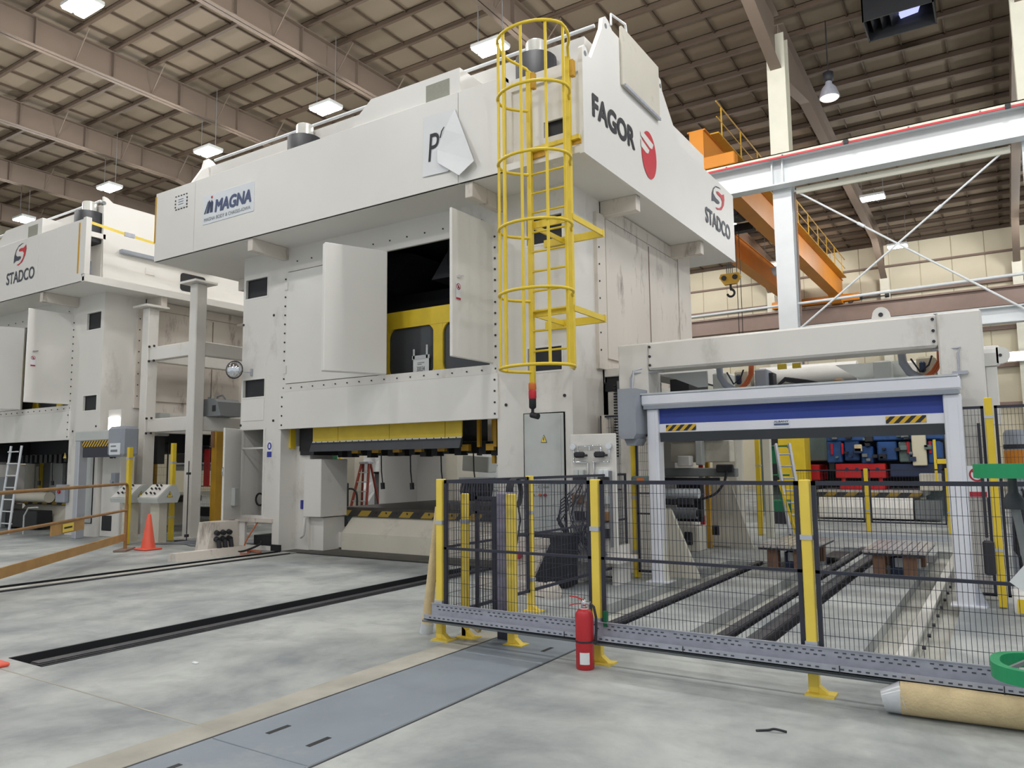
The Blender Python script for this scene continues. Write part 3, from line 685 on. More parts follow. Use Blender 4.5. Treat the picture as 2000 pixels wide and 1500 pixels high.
    MB().box(X(-11.62), X(-11.56), 10.38, 10.42, .78, .95).build('socket', 'signblue', P)
    # --- low door and cable box of the left column
    MB().box(X(-12.27), X(-12.22), ya-.02, ya+.06, .6, 2.36).box(X(-12.95), X(-12.25), 10.0, 10.02, 1.96, 1.99).build('pit_door_frame', 'white_clean', P)
    mb = MB().bev(-.72, 0, -.04, 0, .58, 2.36, .008); TL = Matrix.Translation((X(-12.98), 9.99, 0)) @ Matrix.Rotation(R(117), 4, 'Z')
    mb.xform(TL); ld = mb.build('pit_door', 'white_clean', P)
    mb = MB().bev(-.42, -.24, -.12, -.04, .85, 1.2, .01); mb.xform(TL); mb.build('switch_box', 'lgrey', ld)
    mb = MB().tube([(-.73, -.02, 1.45), (-.79, -.04, 1.45), (-.79, -.04, 1.6), (-.73, -.02, 1.6)], .012, 6); mb.xform(TL); mb.build('door_handle', 'chrome', ld)
    MB().box(X(-12.9), X(-12.3), 10.6, 10.9, 2.0, 2.3).build('motor_unit', 'teal', P)
    for q in range(3): MB().box(X(-12.88), X(-12.32), 10.57, 10.6, 2.03+.09*q, 2.08+.09*q).build('cooling_fin', 'dark', P)
    MB().tube(arc((X(-12.72), 10.3, .95), .12, 0, 330, 14, 'xz'), .02, 6).build('coiled_hose', 'black', P)
    MB().box(X(-12.75), X(-12.0), 10.2, 10.9, .05, .25).build('cable_bundle', 'black', P)
    MB().box(X(-13.04), X(-11.95), ya-.04, ya, .53, .60).box(X(-13.04), X(-12.95), ya-.04, ya, .02, .53).build('base_frame', 'white_dirty', P)
    MB().box(X(-11.97), X(-11.7), ya-.03, ya, -.01, .12).build('foot_plate', 'black', P)
    # blue ear-protection sign
    o_ = Vector((X(-12.17), ya-.002, 1.78))
    poly('notice_face', [(0,0),(1,0),(1,1),(0,1)], 'paper', P, o_, (.15,0,0), (0,0,.33), .003)
    poly('notice_symbol', [(.5+.4*math.cos(2*math.pi*k/20), .68+.22*math.sin(2*math.pi*k/20)) for k in range(20)], 'signblue', P, o_, (.15,0,0), (0,0,.33), .005)
    poly('notice_head', [(.36,.56),(.64,.56),(.68,.7),(.6,.82),(.4,.82),(.32,.7)], 'paper', P, o_, (.15,0,0), (0,0,.33), .007)
    poly('notice_band', [(.05,.03),(.95,.03),(.95,.36),(.05,.36)], 'signblue', P, o_, (.15,0,0), (0,0,.33), .005)
    # --- cabinet door of the right column, slightly ajar
    MB().box(X(-6.22), X(-5.52), 10.3, 10.32, .3, 2.36).build('cabinet_inside', 'dark', P)
    mb = MB().bev(-.64, 0, -.03, 0, .32, 2.36, .006).box(-.60, -.04, -.036, -.03, .36, 2.32); TC = Matrix.Translation((X(-5.52), 9.99, 0)) @ Matrix.Rotation(R(7), 4, 'Z'); mb.xform(TC)
    cd_ = mb.build('cabinet_door', 'lgrey', P)
    tmp = thing('tmp', '-', '-'); q0 = TC @ Vector((-.36, -.04, 1.92)); sign_warn(tmp, q0, (TC @ Vector((-.26, -.04, 1.92)))-q0, Vector((0,0,.12)))
    for c in list(tmp.children): c.parent = cd_; c.location = (0,0,0)
    bpy.data.objects.remove(tmp)
    for q, (m_, xx) in enumerate((('ink', -.5), ('amber', -.38), ('signred', -.3))):
        a = TC @ Vector((xx, -.036, 1.14)); c = TC @ Vector((xx, -.07, 1.14)); MB().cyl(a, c, .022, n=10).build('push_button', m_, cd_)
    a = TC @ Vector((-.42, -.04, 1.24)); text('cabinet_lettering', 'A.C. MAIN', 'ink', cd_, a, (TC @ Vector((-.24, -.04, 1.24)))-a, (0,0,.03))
    # --- bolts along the seams (one part)
    b = MB()
    def bolt(x, y, z, r_=.018): b.cyl((X(x), y-.004, z), (X(x), y-.016, z), r_, n=6)
    for k in range(17): bolt(-11.72, ya-.035, 2.4+.18*k) if 2.4+.18*k < 3.05 else bolt(-11.72, ya, 2.4+.18*k)
    for k in range(17): bolt(-6.74, ya-.035, 2.4+.18*k) if 2.4+.18*k < 3.05 else bolt(-6.74, ya, 2.4+.18*k)
    for k in range(16): bolt(-11.5+.3*k, ya-.015, 3.11, .014)
    for k in range(12): bolt(-11.4+.4*k, ya, 5.6, .014)
    for (x, z) in ((-12.05, 4.6), (-12.97, 4.5), (-12.98, 2.44), (-12.0, 2.5), (-6.55, 2.53), (-5.5, 2.62)): bolt(x, ya, z, .026)
    for k in range(8): b.cyl((e+.06, 10.88, 3.4+.28*k), (e+.07, 10.88, 3.4+.28*k), .016, n=6)
    b.build('seam_bolts', 'ink', P, 'stuff')
    for (x, z) in ((-11.72, 3.05),): pass
    # --- crown: floor, parapets, machinery block
    MB().box(X(-14.75), X(-4.64), 9.09, 16.1, 5.90, 6.0).build('crown_floor', 'white_clean', P)
    if not main: MB().box(X(-4.72), X(-4.60), 9.09, 16.11, 5.88, 6.05).build('floor_rim', 'white_clean', P)
    for a, b_ in ((-14.75, -13.415), (-13.405, -6.795), (-6.785, -5.93)):
        MB().bev(X(a), X(b_), 9.08, 9.13, 5.9, 7.37, .004).build('parapet_panel', 'white_clean', P)
    for z in (6.0, 7.37): MB().box(X(-14.75), X(-4.64), 9.12, 9.2, z-.06, z).build('parapet_rail', 'white', P) if z < 7 else MB().box(X(-14.75), X(-5.93), 9.12, 9.2, z-.06, z).build('parapet_rail', 'white', P)
    MB().box(X(-14.75), X(-4.7), 16.03, 16.1, 5.95, 7.34).build('parapet_panel', 'white_clean', P)
    gab = [(9.08,5.88),(9.08,7.42),(9.13,7.47),(9.22,7.46),(9.26,7.36),(9.36,7.38),(9.74,8.02),(9.79,8.22),(9.86,8.27),(9.96,8.25),(10.1,8.16),(11.9,8.16),(11.96,8.24),(12.06,8.22),(12.1,8.05),(12.72,7.5),(12.8,7.42),(12.86,7.34),(16.12,7.35),(16.12,5.88)]
    gabL = [(9.2,7.0),(9.2,7.38),(9.36,7.4),(9.74,8.02),(9.79,8.22),(9.86,8.27),(9.96,8.25),(10.1,8.16),(11.9,8.16),(12.06,8.22),(12.72,7.5),(15.9,7.35),(15.9,7.0)]
    if main:
        MB().prism(gab, 'x', X(-4.69), X(-4.62)).build('gable_panel', 'white_clean', P)
        ht = MB().bev(X(-4.62), X(-4.575), 10.35, 11.86, 7.40, 8.36, .01).build('access_hatch', 'shade_white', P)
        MB().box(X(-4.575), X(-4.55), 10.4, 11.84, 7.385, 7.43).build('hatch_lip', 'galv', ht)
        MB().tube([(X(-4.6), 10.02, 8.2), (X(-4.6), 10.02, 8.38), (X(-4.6), 10.55, 8.48), (X(-4.6), 10.6, 8.3)], .018, 6).build('hatch_handle', 'steel_white', ht)
        for yy, zz in ((9.17, 7.36), (9.87, 8.12), (12.02, 8.1)): MB().cyl((X(-4.70), yy, zz), (X(-4.615), yy, zz), .04, n=10).build('lifting_eye', 'mgrey', P)
    else:
        MB().prism([(9.93,6.0)] + gabL[5:12] + [(15.9,6.0)], 'x', X(-5.45), X(-5.38)).build('gable_panel', 'white_clean', P)
        ck = MB().box(X(-5.95), X(-5.9), 9.13, 9.95, 6.0, 7.3).build('recess_cheek', 'white_clean', P)
        MB().box(X(-5.9), X(-5.885), 9.55, 9.9, 6.02, 6.72).build('recess_door', 'grey', ck)
        kb = MB()
        for q in range(5): kb.cyl((X(-5.9), 9.24, 6.1+.2*q), (X(-5.88), 9.24, 6.1+.2*q), .025, n=6)
        kb.build('cheek_bolts', 'ink', ck, 'stuff')
        MB().box(X(-5.9), X(-5.38), 9.13, 9.95, 7.2, 7.32).build('recess_roof', 'white_clean', P)
        for yy, zz in ((9.87, 8.1), (12.02, 8.1)): MB().cyl((X(-5.46), yy, zz), (X(-5.37), yy, zz), .05, n=10).build('lifting_eye', 'mgrey', P)
        MB().bev(X(-5.38), X(-5.25), 10.3, 12.9, 6.93, 7.03, .01).build('cable_duct', 'grey', P)
        wp = []
        for cy_, cz_, a0 in ((12.67, 6.72, 0), (12.08, 6.72, 90), (12.08, 6.40, 180), (12.67, 6.40, 270)):
            for q in range(5): wp.append((cy_+.08*math.cos(R(a0+22.5*q)), cz_+.08*math.sin(R(a0+22.5*q))))
        MB().prism(wp, 'x', X(-5.385), X(-5.36)).build('round_cornered_window', 'black', P)
        MB().bev(X(-5.38), X(-5.33), 11.0, 11.25, 6.55, 6.72, .005).build('junction_plate', 'white_clean', P)
        MB().box(X(-4.75), X(-4.62), 9.075, 9.2, 6.06, 7.4).build('parapet_post', 'white_clean', P)
        MB().box(X(-5.925), X(-4.755), 9.08, 9.115, 5.9, 7.37).build('parapet_panel', 'white_clean', P)
        MB().box(X(-4.93), X(-4.88), 9.07, 9.08, 6.1, 7.3).build('tape_strip', 'ochre', P)
    MB().prism(gabL, 'x', X(-14.2), X(-14.12)).build('gable_panel', 'white_clean', P)
    if main: MB().box(X(-14.77), X(-14.72), 9.075, 9.085, 6.3, 7.3).build('tape_strip', 'ochre', P)
    MB().box(X(-14.1), X(-5.0) if main else X(-5.45), 9.9, 15.4, 6.0, 8.1).build('crown_block', 'white_clean', P)
    if main:
        MB().plate(X(-5.95), X(-4.7), 6.0, 7.36, [(X(-5.40), X(-5.02), 6.36, 6.60)], 9.32, 9.36).build('recess_wall', 'white_clean', P)
        MB().box(X(-5.97), X(-5.93), 9.08, 9.36, 6.0, 7.37).build('recess_cheek', 'white_clean', P)
        MB().box(X(-5.42), X(-5.0), 9.40, 9.42, 6.34, 6.62).build('crown_window', 'dark', P)
        MB().box(X(-5.95), X(-4.7), 9.27, 9.4, 7.20, 7.38).build('crown_ledge', 'white', P)
        MB().box(X(-5.95), X(-4.7), 9.3, 9.36, 6.0, 6.14).build('recess_kick', 'white', P)
    MB().tube([(X(-13.9), 9.86, 8.18), (X(-4.8) if main else X(-5.5), 9.86, 8.18)], .028, 8).build('crown_pipe', 'steel_white', P)
    hs = MB().prism([(X(-9.1), 7.3), (X(-9.1), 7.46), (X(-8.95), 7.6), (X(-8.68), 7.8), (X(-6.8), 7.8), (X(-6.8), 7.3)], 'y', 9.14, 9.88).build('motor_housing', 'white_clean', P)
    MB().box(X(-7.47), X(-7.0), 9.13, 9.14, 7.40, 7.68).build('vent_grille', 'vent', hs)
    for cx in (-5.75, -10.95):
        c = MB().lathe((X(cx), 9.72, 7.1), [(.32, 0), (.32, .76), (.29, .77), (.29, .7)], 24).build('accumulator_ring', 'dark', P)
        MB().lathe((X(cx), 9.72, 7.2), [(.165, 0), (.165, .91), (.15, .94)], 20).build('accumulator_cylinder', 'cylmetal', c)
    MB().bar((X(-12.2), 9.7, 7.3), (X(-11.3), 9.7, 7.75), .08, .1).build('crown_gusset', 'white_clean', P)
    MB().prism([(X(-12.35), 7.3), (X(-12.35), 7.5), (X(-12.25), 7.56), (X(-12.1), 7.54), (X(-11.95), 7.3)], 'y', 9.4, 9.5).build('lifting_lug', 'white_clean', P)
    # --- brackets below the crown
    for x in (-11.73, -6.63):
        MB().bev(X(x)-.07, X(x)+.07, 9.13, 10.0, 5.66, 5.9, .008).build('crown_bracket', 'white_dirty', P)
    for yy in (11.15, 14.25):
        MB().bev(X(xr), X(-4.72), yy-.08, yy+.08, 5.64, 5.9, .008).build('crown_bracket', 'white_dirty', P)
        MB().bev(X(-14.6), X(xl), yy-.08, yy+.08, 5.64, 5.9, .008).build('crown_bracket', 'white_dirty', P)
    return P

PRESS = build_press(0, 'biggest white stamping press, in the centre, with a yellow caged ladder at its corner', True)
PRESS2 = build_press(-12.86, 'white stamping press at the left edge, behind the rusty barrier', False)
# markings
FX = -4.615
t = text('side_lettering', 'FAGOR', 'ink', PRESS, (FX, 9.36, 6.52), (0, 1.46, 0), (0, 0, .33), .012, fat=.012)
oval(PRESS, (FX, 11.10, 6.24), (0, .62, 0), (0, 0, .80))
swirl(PRESS, (FX, 14.62, 6.72), (0, .85, 0), (0, 0, .52))
text('side_lettering', 'STADCO', 'logogrey', PRESS, (FX, 14.2, 6.27), (0, 1.58, 0), (0, 0, .31), .012, fat=.006)
swirl(PRESS2, (-20.87, 9.075, 6.72), (.62, 0, 0), (0, 0, .55))
text('front_lettering', 'STADCO', 'logogrey', PRESS2, (-21.2, 9.075, 6.28), (1.42, 0, 0), (0, 0, .31), .018)

# company banner on the front parapet
bn = thing('banner', 'pale vinyl banner with dark blue lettering on the front of the big press', 'banner', (-12.35, 9.07, 6.4))
MB().box(-13.12, -11.58, 9.066, 9.078, 6.39, 6.97).build('banner_sheet', 'vinyl', bn)
O, EX, EZ = (-13.07, 9.064, 6.60), (.33, 0, 0), (0, 0, .28)
for pts in ([(0,0),(.14,0),(.42,.85),(.36,.85)], [(.22,0),(.46,0),(.66,.72),(.46,.95)], [(.56,0),(.82,0),(.86,.7),(.70,.92),(.60,.6)]):
    poly('banner_mark', pts, 'navyd', bn, O, EX, EZ)
poly('banner_dot', [(.72+.09*math.cos(2*math.pi*k/14), 1.10+.1*math.sin(2*math.pi*k/14)) for k in range(14)], 'logored', bn, O, EX, EZ)
text('banner_lettering', 'MAGNA', 'navy', bn, (-12.72, 9.064, 6.585), (1.07, 0, 0), (0, 0, .235), .0, .15, fat=.014)
text('banner_lettering', 'MAGNA BODY & CHASSIS-IOWA', 'mgrey', bn, (-13.06, 9.064, 6.44), (1.4, 0, 0), (0, 0, .07))
st = thing('notice', 'small white sticker with dark corner marks left of the pale banner', 'notice', (-13.85, 9.07, 7.0))
MB().box(-14.0, -13.72, 9.072, 9.079, 6.92, 7.13).build('sticker_sheet', 'paper', st)
mk = MB()
for k in range(5):
    mk.box(-14.06+.09*k, -14.02+.09*k, 9.070, 9.076, 7.15, 7.17).box(-14.05+.09*k, -14.0+.09*k, 9.070, 9.076, 6.87, 6.89)
for k in range(3): mk.box(-14.07, -14.04, 9.07, 9.076, 6.92+.07*k, 6.95+.07*k).box(-13.68, -13.65, 9.07, 9.076, 6.92+.07*k, 6.96+.07*k)
mk.build('corner_marks', 'ink', st, 'stuff')
mk2 = MB()
for k in range(3): mk2.box(-13.95, -13.78, 9.068, 9.072, 6.97+.05*k, 6.985+.05*k)
mk2.build('sticker_print', 'cable_g', st)

# half-peeled paper sheet
sh = thing('paper_sign', 'white paper sheet with a black P, its right half peeling and folded over', 'sign', (-7.1, 9.07, 6.6))
MB().add([(-7.47,9.07,7.13),(-6.84,9.068,7.10),(-6.55,9.05,6.4),(-6.97,9.05,6.12),(-7.48,9.06,6.14),(-7.485,9.07,6.5)], [(0,1,2,3,4,5)]).build('sheet', 'paper', sh)
MB().add([(-6.84,9.064,7.10),(-7.02,9.035,6.8),(-7.16,9.03,6.5),(-7.13,9.0,6.28),(-6.68,8.95,5.96),(-6.42,8.98,6.14),(-6.62,9.02,6.6)], [(0,1,6),(1,2,6),(2,3,5,6),(3,4,5)]).build('folded_flap', 'paper', sh)
text('sheet_letter', 'P', 'ink', sh, (-7.36, 9.058, 6.36), (.2, 0, .0), (.02, 0, .45), .0, .05, .002)
poly('sheet_digit_piece', [(0,0),(.28,0),(.55,.55),(1,.9),(.9,1),(.35,.65)], 'ink', sh, (-7.115, 9.030, 6.68), (.1, 0, 0), (0, 0, .17), .004)
# paper in the plastic pocket behind the window
pk = thing('paper_notice', 'white printed paper taped behind the yellow window guard', 'notice', (-8.68, 10.48, 3.2))
MB().box(-8.86, -8.50, 10.478, 10.486, 3.15, 3.53).build('sheet', 'paper', pk)
MB().box(-8.88, -8.48, 10.472, 10.478, 3.49, 3.56).box(-8.86, -8.82, 10.472, 10.478, 3.5, 3.68).box(-8.56, -8.52, 10.472, 10.478, 3.5, 3.74).build('tape', 'film', pk)
text('notice_digits', '30034', 'mgrey', pk, (-8.77, 10.476, 3.27), (.18, 0, 0), (0, 0, .09), .004)
MB().box(-8.76, -8.6, 10.474, 10.478, 3.42, 3.43).box(-8.76, -8.66, 10.474, 10.478, 3.39, 3.4).build('notice_print', 'mgrey', pk)
tp = thing('barrier_tape', 'yellow ratchet strap stretched across the open side of the left press roof', 'strap', (-17.5, 9.2, 7.2))
MB().add([(-17.5,9.15,7.26),(-17.5,10.1,7.18),(-17.5,11.3,7.12),(-17.5,13.0,7.06),(-17.5,13.0,7.13),(-17.5,11.3,7.18),(-17.5,10.1,7.25),(-17.5,9.15,7.33)], [(0,1,6,7),(1,2,5,6),(2,3,4,5)]).build('webbing', 'pale_yellow', tp)
MB().box(-17.52, -17.48, 10.0, 10.25, 7.17, 7.27).build('ratchet', 'galv', tp)

# ------------------------------------------------------------------ caged ladder
LA = thing('caged_ladder', 'tall yellow caged ladder bolted to the front of the big press', 'ladder', (-5.15, 9.0, 2.85))
lx0, lx1, ly = -5.46, -4.82, 9.0
for x, zb, zt in ((lx0, 2.72, 7.27), (lx1, 2.88, 7.3)):
    MB().bev(x-.035, x+.035, ly-.02, ly+.045, zb, zt, .004).build('ladder_rail', 'yellow', LA)
z = 3.16
while z < 5.95:
    MB().cyl((lx0, ly, z), (lx1, ly, z), .016, n=8).build('ladder_rung', 'yellow', LA); z += .283
MB().bar((lx0-.02, ly+.03, 6.08), (lx1+.16, ly+.03, 6.10), .05, .06).build('top_angle', 'yellow', LA)
MB().bar((lx0-.02, ly+.07, 6.01), (lx0+.22, ly+.07, 6.02), .02, .1).bar((lx1-.1, ly+.07, 6.05), (lx1+.16, ly+.07, 6.06), .02, .08).build('top_flange', 'ochre', LA)
hx, hy = -5.16, 8.63
for z in (2.87, 3.87, 4.78, 5.71, 6.66, 7.50):
    top = z > 7
    pts = [(lx0, ly, z - (.24 if top else 0)), (lx0-.02, ly-.02, z-(.2 if top else 0))]
    for k in range(25):
        t = R(142+256*k/24); pts.append((hx+.53*math.cos(t), hy+.40*math.sin(t), z - (.14*(1-k/5) if top and k < 5 else 0) - (.14*(k-19)/5 if top and k > 19 else 0)))
    pts += [(lx1+.03, ly-.02, z-(.2 if top else 0)), (lx1+.02, ly, z-(.24 if top else 0))]
    MB().tube(pts, .022, 8).build('cage_hoop', 'yellow', LA)
for a in (172, 205, 238, 275, 315, 352):
    x, y = hx+.515*math.cos(R(a)), hy+.39*math.sin(R(a))
    MB().box(x-.019, x+.019, y-.008, y+.008, 2.87, 7.50).build('cage_bar', 'yellow', LA)
for z in (4.98, 3.70):
    MB().bar((lx0, ly+.05, z), (lx1, ly+.05, z), .03, .1).build('cross_angle', 'yellow', LA)
    MB().bar((lx1+.03, ly, z), (lx1+.03, 9.95, z), .03, .08).build('standoff_arm', 'yellow', LA); MB().bar((lx0, ly, z), (lx0+.0, 9.95, z), .03, .07).build('standoff_arm', 'yellow', LA)
    MB().bar((lx1+.05, 9.95, z), (-5.78, 9.95, z-.0), .05, .11).build('wall_angle', 'yellow', LA)
for x in (lx0, lx1): MB().bev(x+.03, x+.09, ly, ly+.08, 7.0, 7.24, .005).build('top_clip', 'ochre', LA)
# beacon lamp below the ladder foot
be = thing('signal_beacon', 'amber and red signal beacon hanging upside down under the yellow ladder', 'beacon', (-5.46, 9.0, 2.6))
c = (-5.46, 9.0, 0)
MB().lathe((c[0], c[1], 2.62), [(.05, 0), (.055, .01), (.055, .09), (.05, .1)], 14).build('amber_lens', 'amber', be)
MB().lathe((c[0], c[1], 2.50), [(.05, 0), (.055, .01), (.055, .11), (.05, .12)], 14).build('red_lens', 'lens_red', be)
MB().lathe((c[0], c[1], 2.36), [(.03, 0), (.05, .02), (.05, .14)], 14).build('beacon_base', 'black', be)
MB().tube([(c[0], c[1], 2.38), (c[0], c[1], 2.3), (c[0]+.03, c[1]+.03, 2.27)], .022, 8).cyl((c[0]-.02, c[1], 2.28), (c[0]+.1, c[1]-.02, 2.25), .042, n=10).build('beacon_arm', 'black', be)

# ------------------------------------------------------------------ bolster in the press
for dx, lab in ((0, 'pale press bolster with black and yellow edge inside the big press'), (-12.86, 'press bolster inside the left press behind the rusty barrier')):
    B = thing('press_bolster', lab, 'machine', (-9.2+dx, 12, 0), 'press bolsters')
    MB().bev(-11.15+dx, -7.0+dx, 11.0, 14.0, .64, .80, .01).build('bolster_top', 'bedtop', B)
    MB().box(-11.16+dx, -6.99+dx, 10.985, 11.0, .63, .74).build('edge_stripe', 'hazbed', B)
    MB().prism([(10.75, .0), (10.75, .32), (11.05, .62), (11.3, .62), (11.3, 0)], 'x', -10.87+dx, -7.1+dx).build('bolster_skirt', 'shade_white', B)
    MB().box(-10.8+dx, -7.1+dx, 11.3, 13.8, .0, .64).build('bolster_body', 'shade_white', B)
    MB().prism([(-11.15+dx, .62), (-10.6+dx, .62), (-10.6+dx, .2), (-10.75+dx, .2)], 'y', 11.1, 11.2).build('bolster_gusset', 'teal', B)
    MB().box(-11.2+dx, -10.9+dx, 10.85, 11.2, .03, .32).build('bolster_wheel_box', 'white', B)
    h = MB()
    for k in range(12): h.cyl((-10.2+.26*k+dx, 10.98, .705), (-10.2+.26*k+dx, 10.983, .705), .02, n=8)
    h.build('edge_holes', 'black', B, 'stuff')

# ================================================================== LEFT SIDE: barrier, consoles, tower
def cone(x, y, label, h=.72):
    o = thing('traffic_cone', label, 'cone', (x, y, 0), 'orange traffic cones')
    MB().bev(x-.19, x+.19, y-.19, y+.19, 0, .035, .012).build('cone_base', 'cone', o)
    MB().lathe((x, y, .03), [(.14, 0), (.13, .03), (.035, h-.05), (.025, h-.03), (.012, h-.03)], 24).build('cone_body', 'cone', o)
    return o
cone(-14.35, 8.95, 'orange traffic cone standing by the end of the rusty barrier', .70)
cone(-7.15, 2.99, 'orange traffic cone cut off by the left edge of the picture', .74)

ba = thing('barrier_rail', 'rusty brown pipe barrier with a wooden toe board at left', 'barrier', (-14.66, 8.66, 0))
A = Vector((-14.66, 8.66, 0)); D = (Vector((-10.3, 4.05, 0))-A).normalized(); Bp = A + D*6.6
def bp(s, z): return tuple(A + D*s + Vector((0, 0, z)))
MB().tube([bp(0, .02), bp(0, 1.2), bp(.03, 1.27), bp(.12, 1.3), bp(6.6, 1.3)], .028, 8).build('top_rail', 'brown', ba)
MB().tube([bp(0, .78), bp(6.6, .78)], .024, 8).build('mid_rail', 'brown', ba)
MB().bar(bp(.05, .26), bp(6.6, .26), .03, .14).build('toe_board', 'wood_board', ba)
MB().tube([bp(0, 0), bp(0, .9)], .034, 8).build('end_post', 'brown', ba)
MB().bar(bp(-.3, .02), bp(.35, .02), .22, .03).build('post_foot', 'runway_brown', ba)
s0 = 2.3
MB().bar(bp(s0, .68), bp(s0+1.35, .68), .02, .17).build('board', 'wood_board', ba)
n_ = Vector((D.y, -D.x, 0))*-1
if n_.dot(-A) < 0: n_ = -n_
pl = Vector(bp(s0+.95, .615)) + n_*.016
poly('board_label', [(0,0),(1,0),(1,1),(0,1)], 'pale_yellow', ba, pl, -D*.46, (0,0,.13), .002)
poly('board_print', [(.14,.4),(.86,.4),(.86,.62),(.14,.62)], 'ink', ba, pl, -D*.46, (0,0,.13), .004)

def console(x, y, label, rot=0):
    o = thing('operator_console', label, 'console', (x, y, 0), 'two-hand operator consoles')
    MB().bev(x-.16, x+.16, y-.1, y+.1, 0, .88, .01).box(x-.2, x+.2, y-.16, y+.16, 0, .015).build('pedestal', 'shade_white', o)
    MB().prism([(y-.28, .95), (y-.25, .86), (y+.2, .86), (y+.26, 1.02), (y+.16, 1.24), (y+.05, 1.24)], 'x', x-.36, x+.36).build('console_head', 'lgrey', o)
    MB().add([(x-.33,y-.262,.975),(x+.33,y-.262,.975),(x+.33,y+.04,1.245),(x-.33,y+.04,1.245)], [(0,1,2,3)]).build('console_face', 'white_clean', o)
    for k, (u, v) in enumerate(((-.15, .25), (0, .28), (.15, .25), (-.12, .6), (.02, .62), (.16, .6), (-.05, .86), (.1, .86))):
        c = Vector((x+u, y-.27+.3*v, .985+.265*v)); MB().cyl(c, c+Vector((0, -.03, .033)), .02, n=8).build('push_button', 'ink', o)
    tmp = thing('tmp', '-', '-'); sign_warn(tmp, (x+.363, y-.06, .98), (0, .14, 0), (0, 0, .13))
    for c in list(tmp.children): c.parent = o; c.location = -Vector(o.location)
    bpy.data.objects.remove(tmp)
console(-16.35, 9.75, 'grey operator console farther left, half behind the barrier post')
console(-15.45, 9.85, 'grey operator console with sloping panel behind the orange cone')

tw = thing('support_tower', 'white steel tower of square posts between the two presses', 'frame', (-16.6, 12, 0))
P1 = [(-15.75, 10.85), (-17.65, 10.85), (-15.75, 13.9), (-17.65, 13.9)]
for k, (x, y) in enumerate(P1):
    zt = 5.9 if k % 2 == 0 else 5.55
    MB().bev(x-.14, x+.14, y-.14, y+.14, 0, zt, .02).build('post', 'white', tw)
    MB().box(x-.3, x+.3, y-.3, y+.3, zt, zt+.05).build('end_plate', 'white', tw); MB().box(x-.26, x+.26, y-.26, y+.26, 0, .04).build('foot_plate', 'white', tw)
for z in (4.22, 2.46):
    for y in (10.85, 13.9): MB().bev(-17.5, -15.9, y-.09, y+.09, z, z+.33, .015).build('cross_beam', 'white', tw)
    for x in (-15.75, -17.65): MB().bev(x-.09, x+.09, 11.0, 13.75, z, z+.33, .015).build('cross_beam', 'white', tw)
b = MB()
for z in (4.2, 4.56, 2.44, 2.80):
    for x in (-17.45, -17.25): b.cyl((x, 10.70, z), (x, 10.73, z), .03, n=6)
b.build('tower_bolts', 'ink', tw, 'stuff')
hp = thing('pump_unit', 'dark grey pump unit sitting on the lower beam of the white tower', 'pump', (-15.75, 11.6, 2.8))
MB().prism([(-15.95, 2.79), (-15.15, 2.79), (-15.28, 3.12), (-15.4, 3.2), (-16.0, 3.2)], 'y', 11.1, 11.75).build('pump_body', 'mgrey', hp)
MB().tube([(-15.7, 11.4, 3.2), (-15.7, 11.4, 3.28), (-15.5, 11.4, 3.3), (-15.4, 11.4, 3.2)], .02, 6).cyl((-15.85, 11.3, 3.2), (-15.85, 11.3, 3.27), .04, n=8).build('pump_fittings', 'mgrey', hp)
MB().box(-15.45, -15.33, 11.09, 11.1, 2.9, 3.04).build('pump_window', 'ink', hp)

mi = thing('convex_mirror', 'round convex mirror on a bracket at the left edge of the big press', 'mirror', (-12.9, 9.9, 3.55))
MB().lathe((0, 0, 0), [(.005, .085), (.08, .075), (.13, .05), (.165, .01), (.165, 0)], 24).xform(Matrix.Translation((-12.92, 9.75, 3.55)) @ Matrix.Rotation(R(20), 4, 'Z') @ Matrix.Rotation(R(90), 4, 'X')).build('mirror_bowl', 'chrome', mi)
MB().tube([(-12.92+.175*math.cos(2*math.pi*k/24), 9.76+.06*math.cos(2*math.pi*k/24), 3.55+.175*math.sin(2*math.pi*k/24)) for k in range(24)], .012, 6, True).build('mirror_rim', 'ink', mi)
MB().tube([(-12.9, 9.78, 3.55), (-12.72, 9.85, 3.5), (-12.68, 9.99, 3.5)], .012, 6).box(-12.70, -12.65, 9.97, 9.995, 3.43, 3.57).build('mirror_bracket', 'galv', mi)

fb = thing('connector_box', 'scuffed white floor box with three dark plugs left of the big press', 'box', (-12.5, 9.1, 0))
MB().prism([(8.78, .02), (9.42, .02), (9.42, .60), (8.86, .60)], 'x', -12.62, -12.25).build('box_body', 'white_dirty', fb)
for k in range(3):
    MB().cyl((-12.24, 8.95+.13*k, .3), (-12.16, 8.95+.13*k, .28), .05, n=10).cyl((-12.16, 8.95+.13*k, .28), (-12.14, 8.96+.13*k, .12), .04, n=10).cyl((-12.24, 8.95+.13*k, .42), (-12.17, 8.95+.13*k, .40), .045, n=10).build('plug', 'ink', fb)
pt = tag(MB().prism([(-12.24, 0), (-11.98, 0), (-12.02, .14), (-12.2, .14)], 'y', 8.0, 9.45).build('duct_cover', 'white_dirty'), 'low scuffed white duct on the floor in front of the plug box', 'duct')
def cable(name, label, pts, r, m, cat='cable', wob=0.0, seed=1, group=None):
    rnd = random.Random(seed); P = [Vector(p) for p in pts]; out = []
    for i in range(len(P)-1):
        p0 = P[max(i-1, 0)]; p1 = P[i]; p2 = P[i+1]; p3 = P[min(i+2, len(P)-1)]
        for k in range(6):
            t = k/6; out.append(.5*((2*p1)+(p2-p0)*t+(2*p0-5*p1+4*p2-p3)*t*t+(3*p1-p0-3*p2+p3)*t**3))
    out.append(P[-1])
    return tag(MB().tube(out, r, 6).build(name, m), label, cat, group)
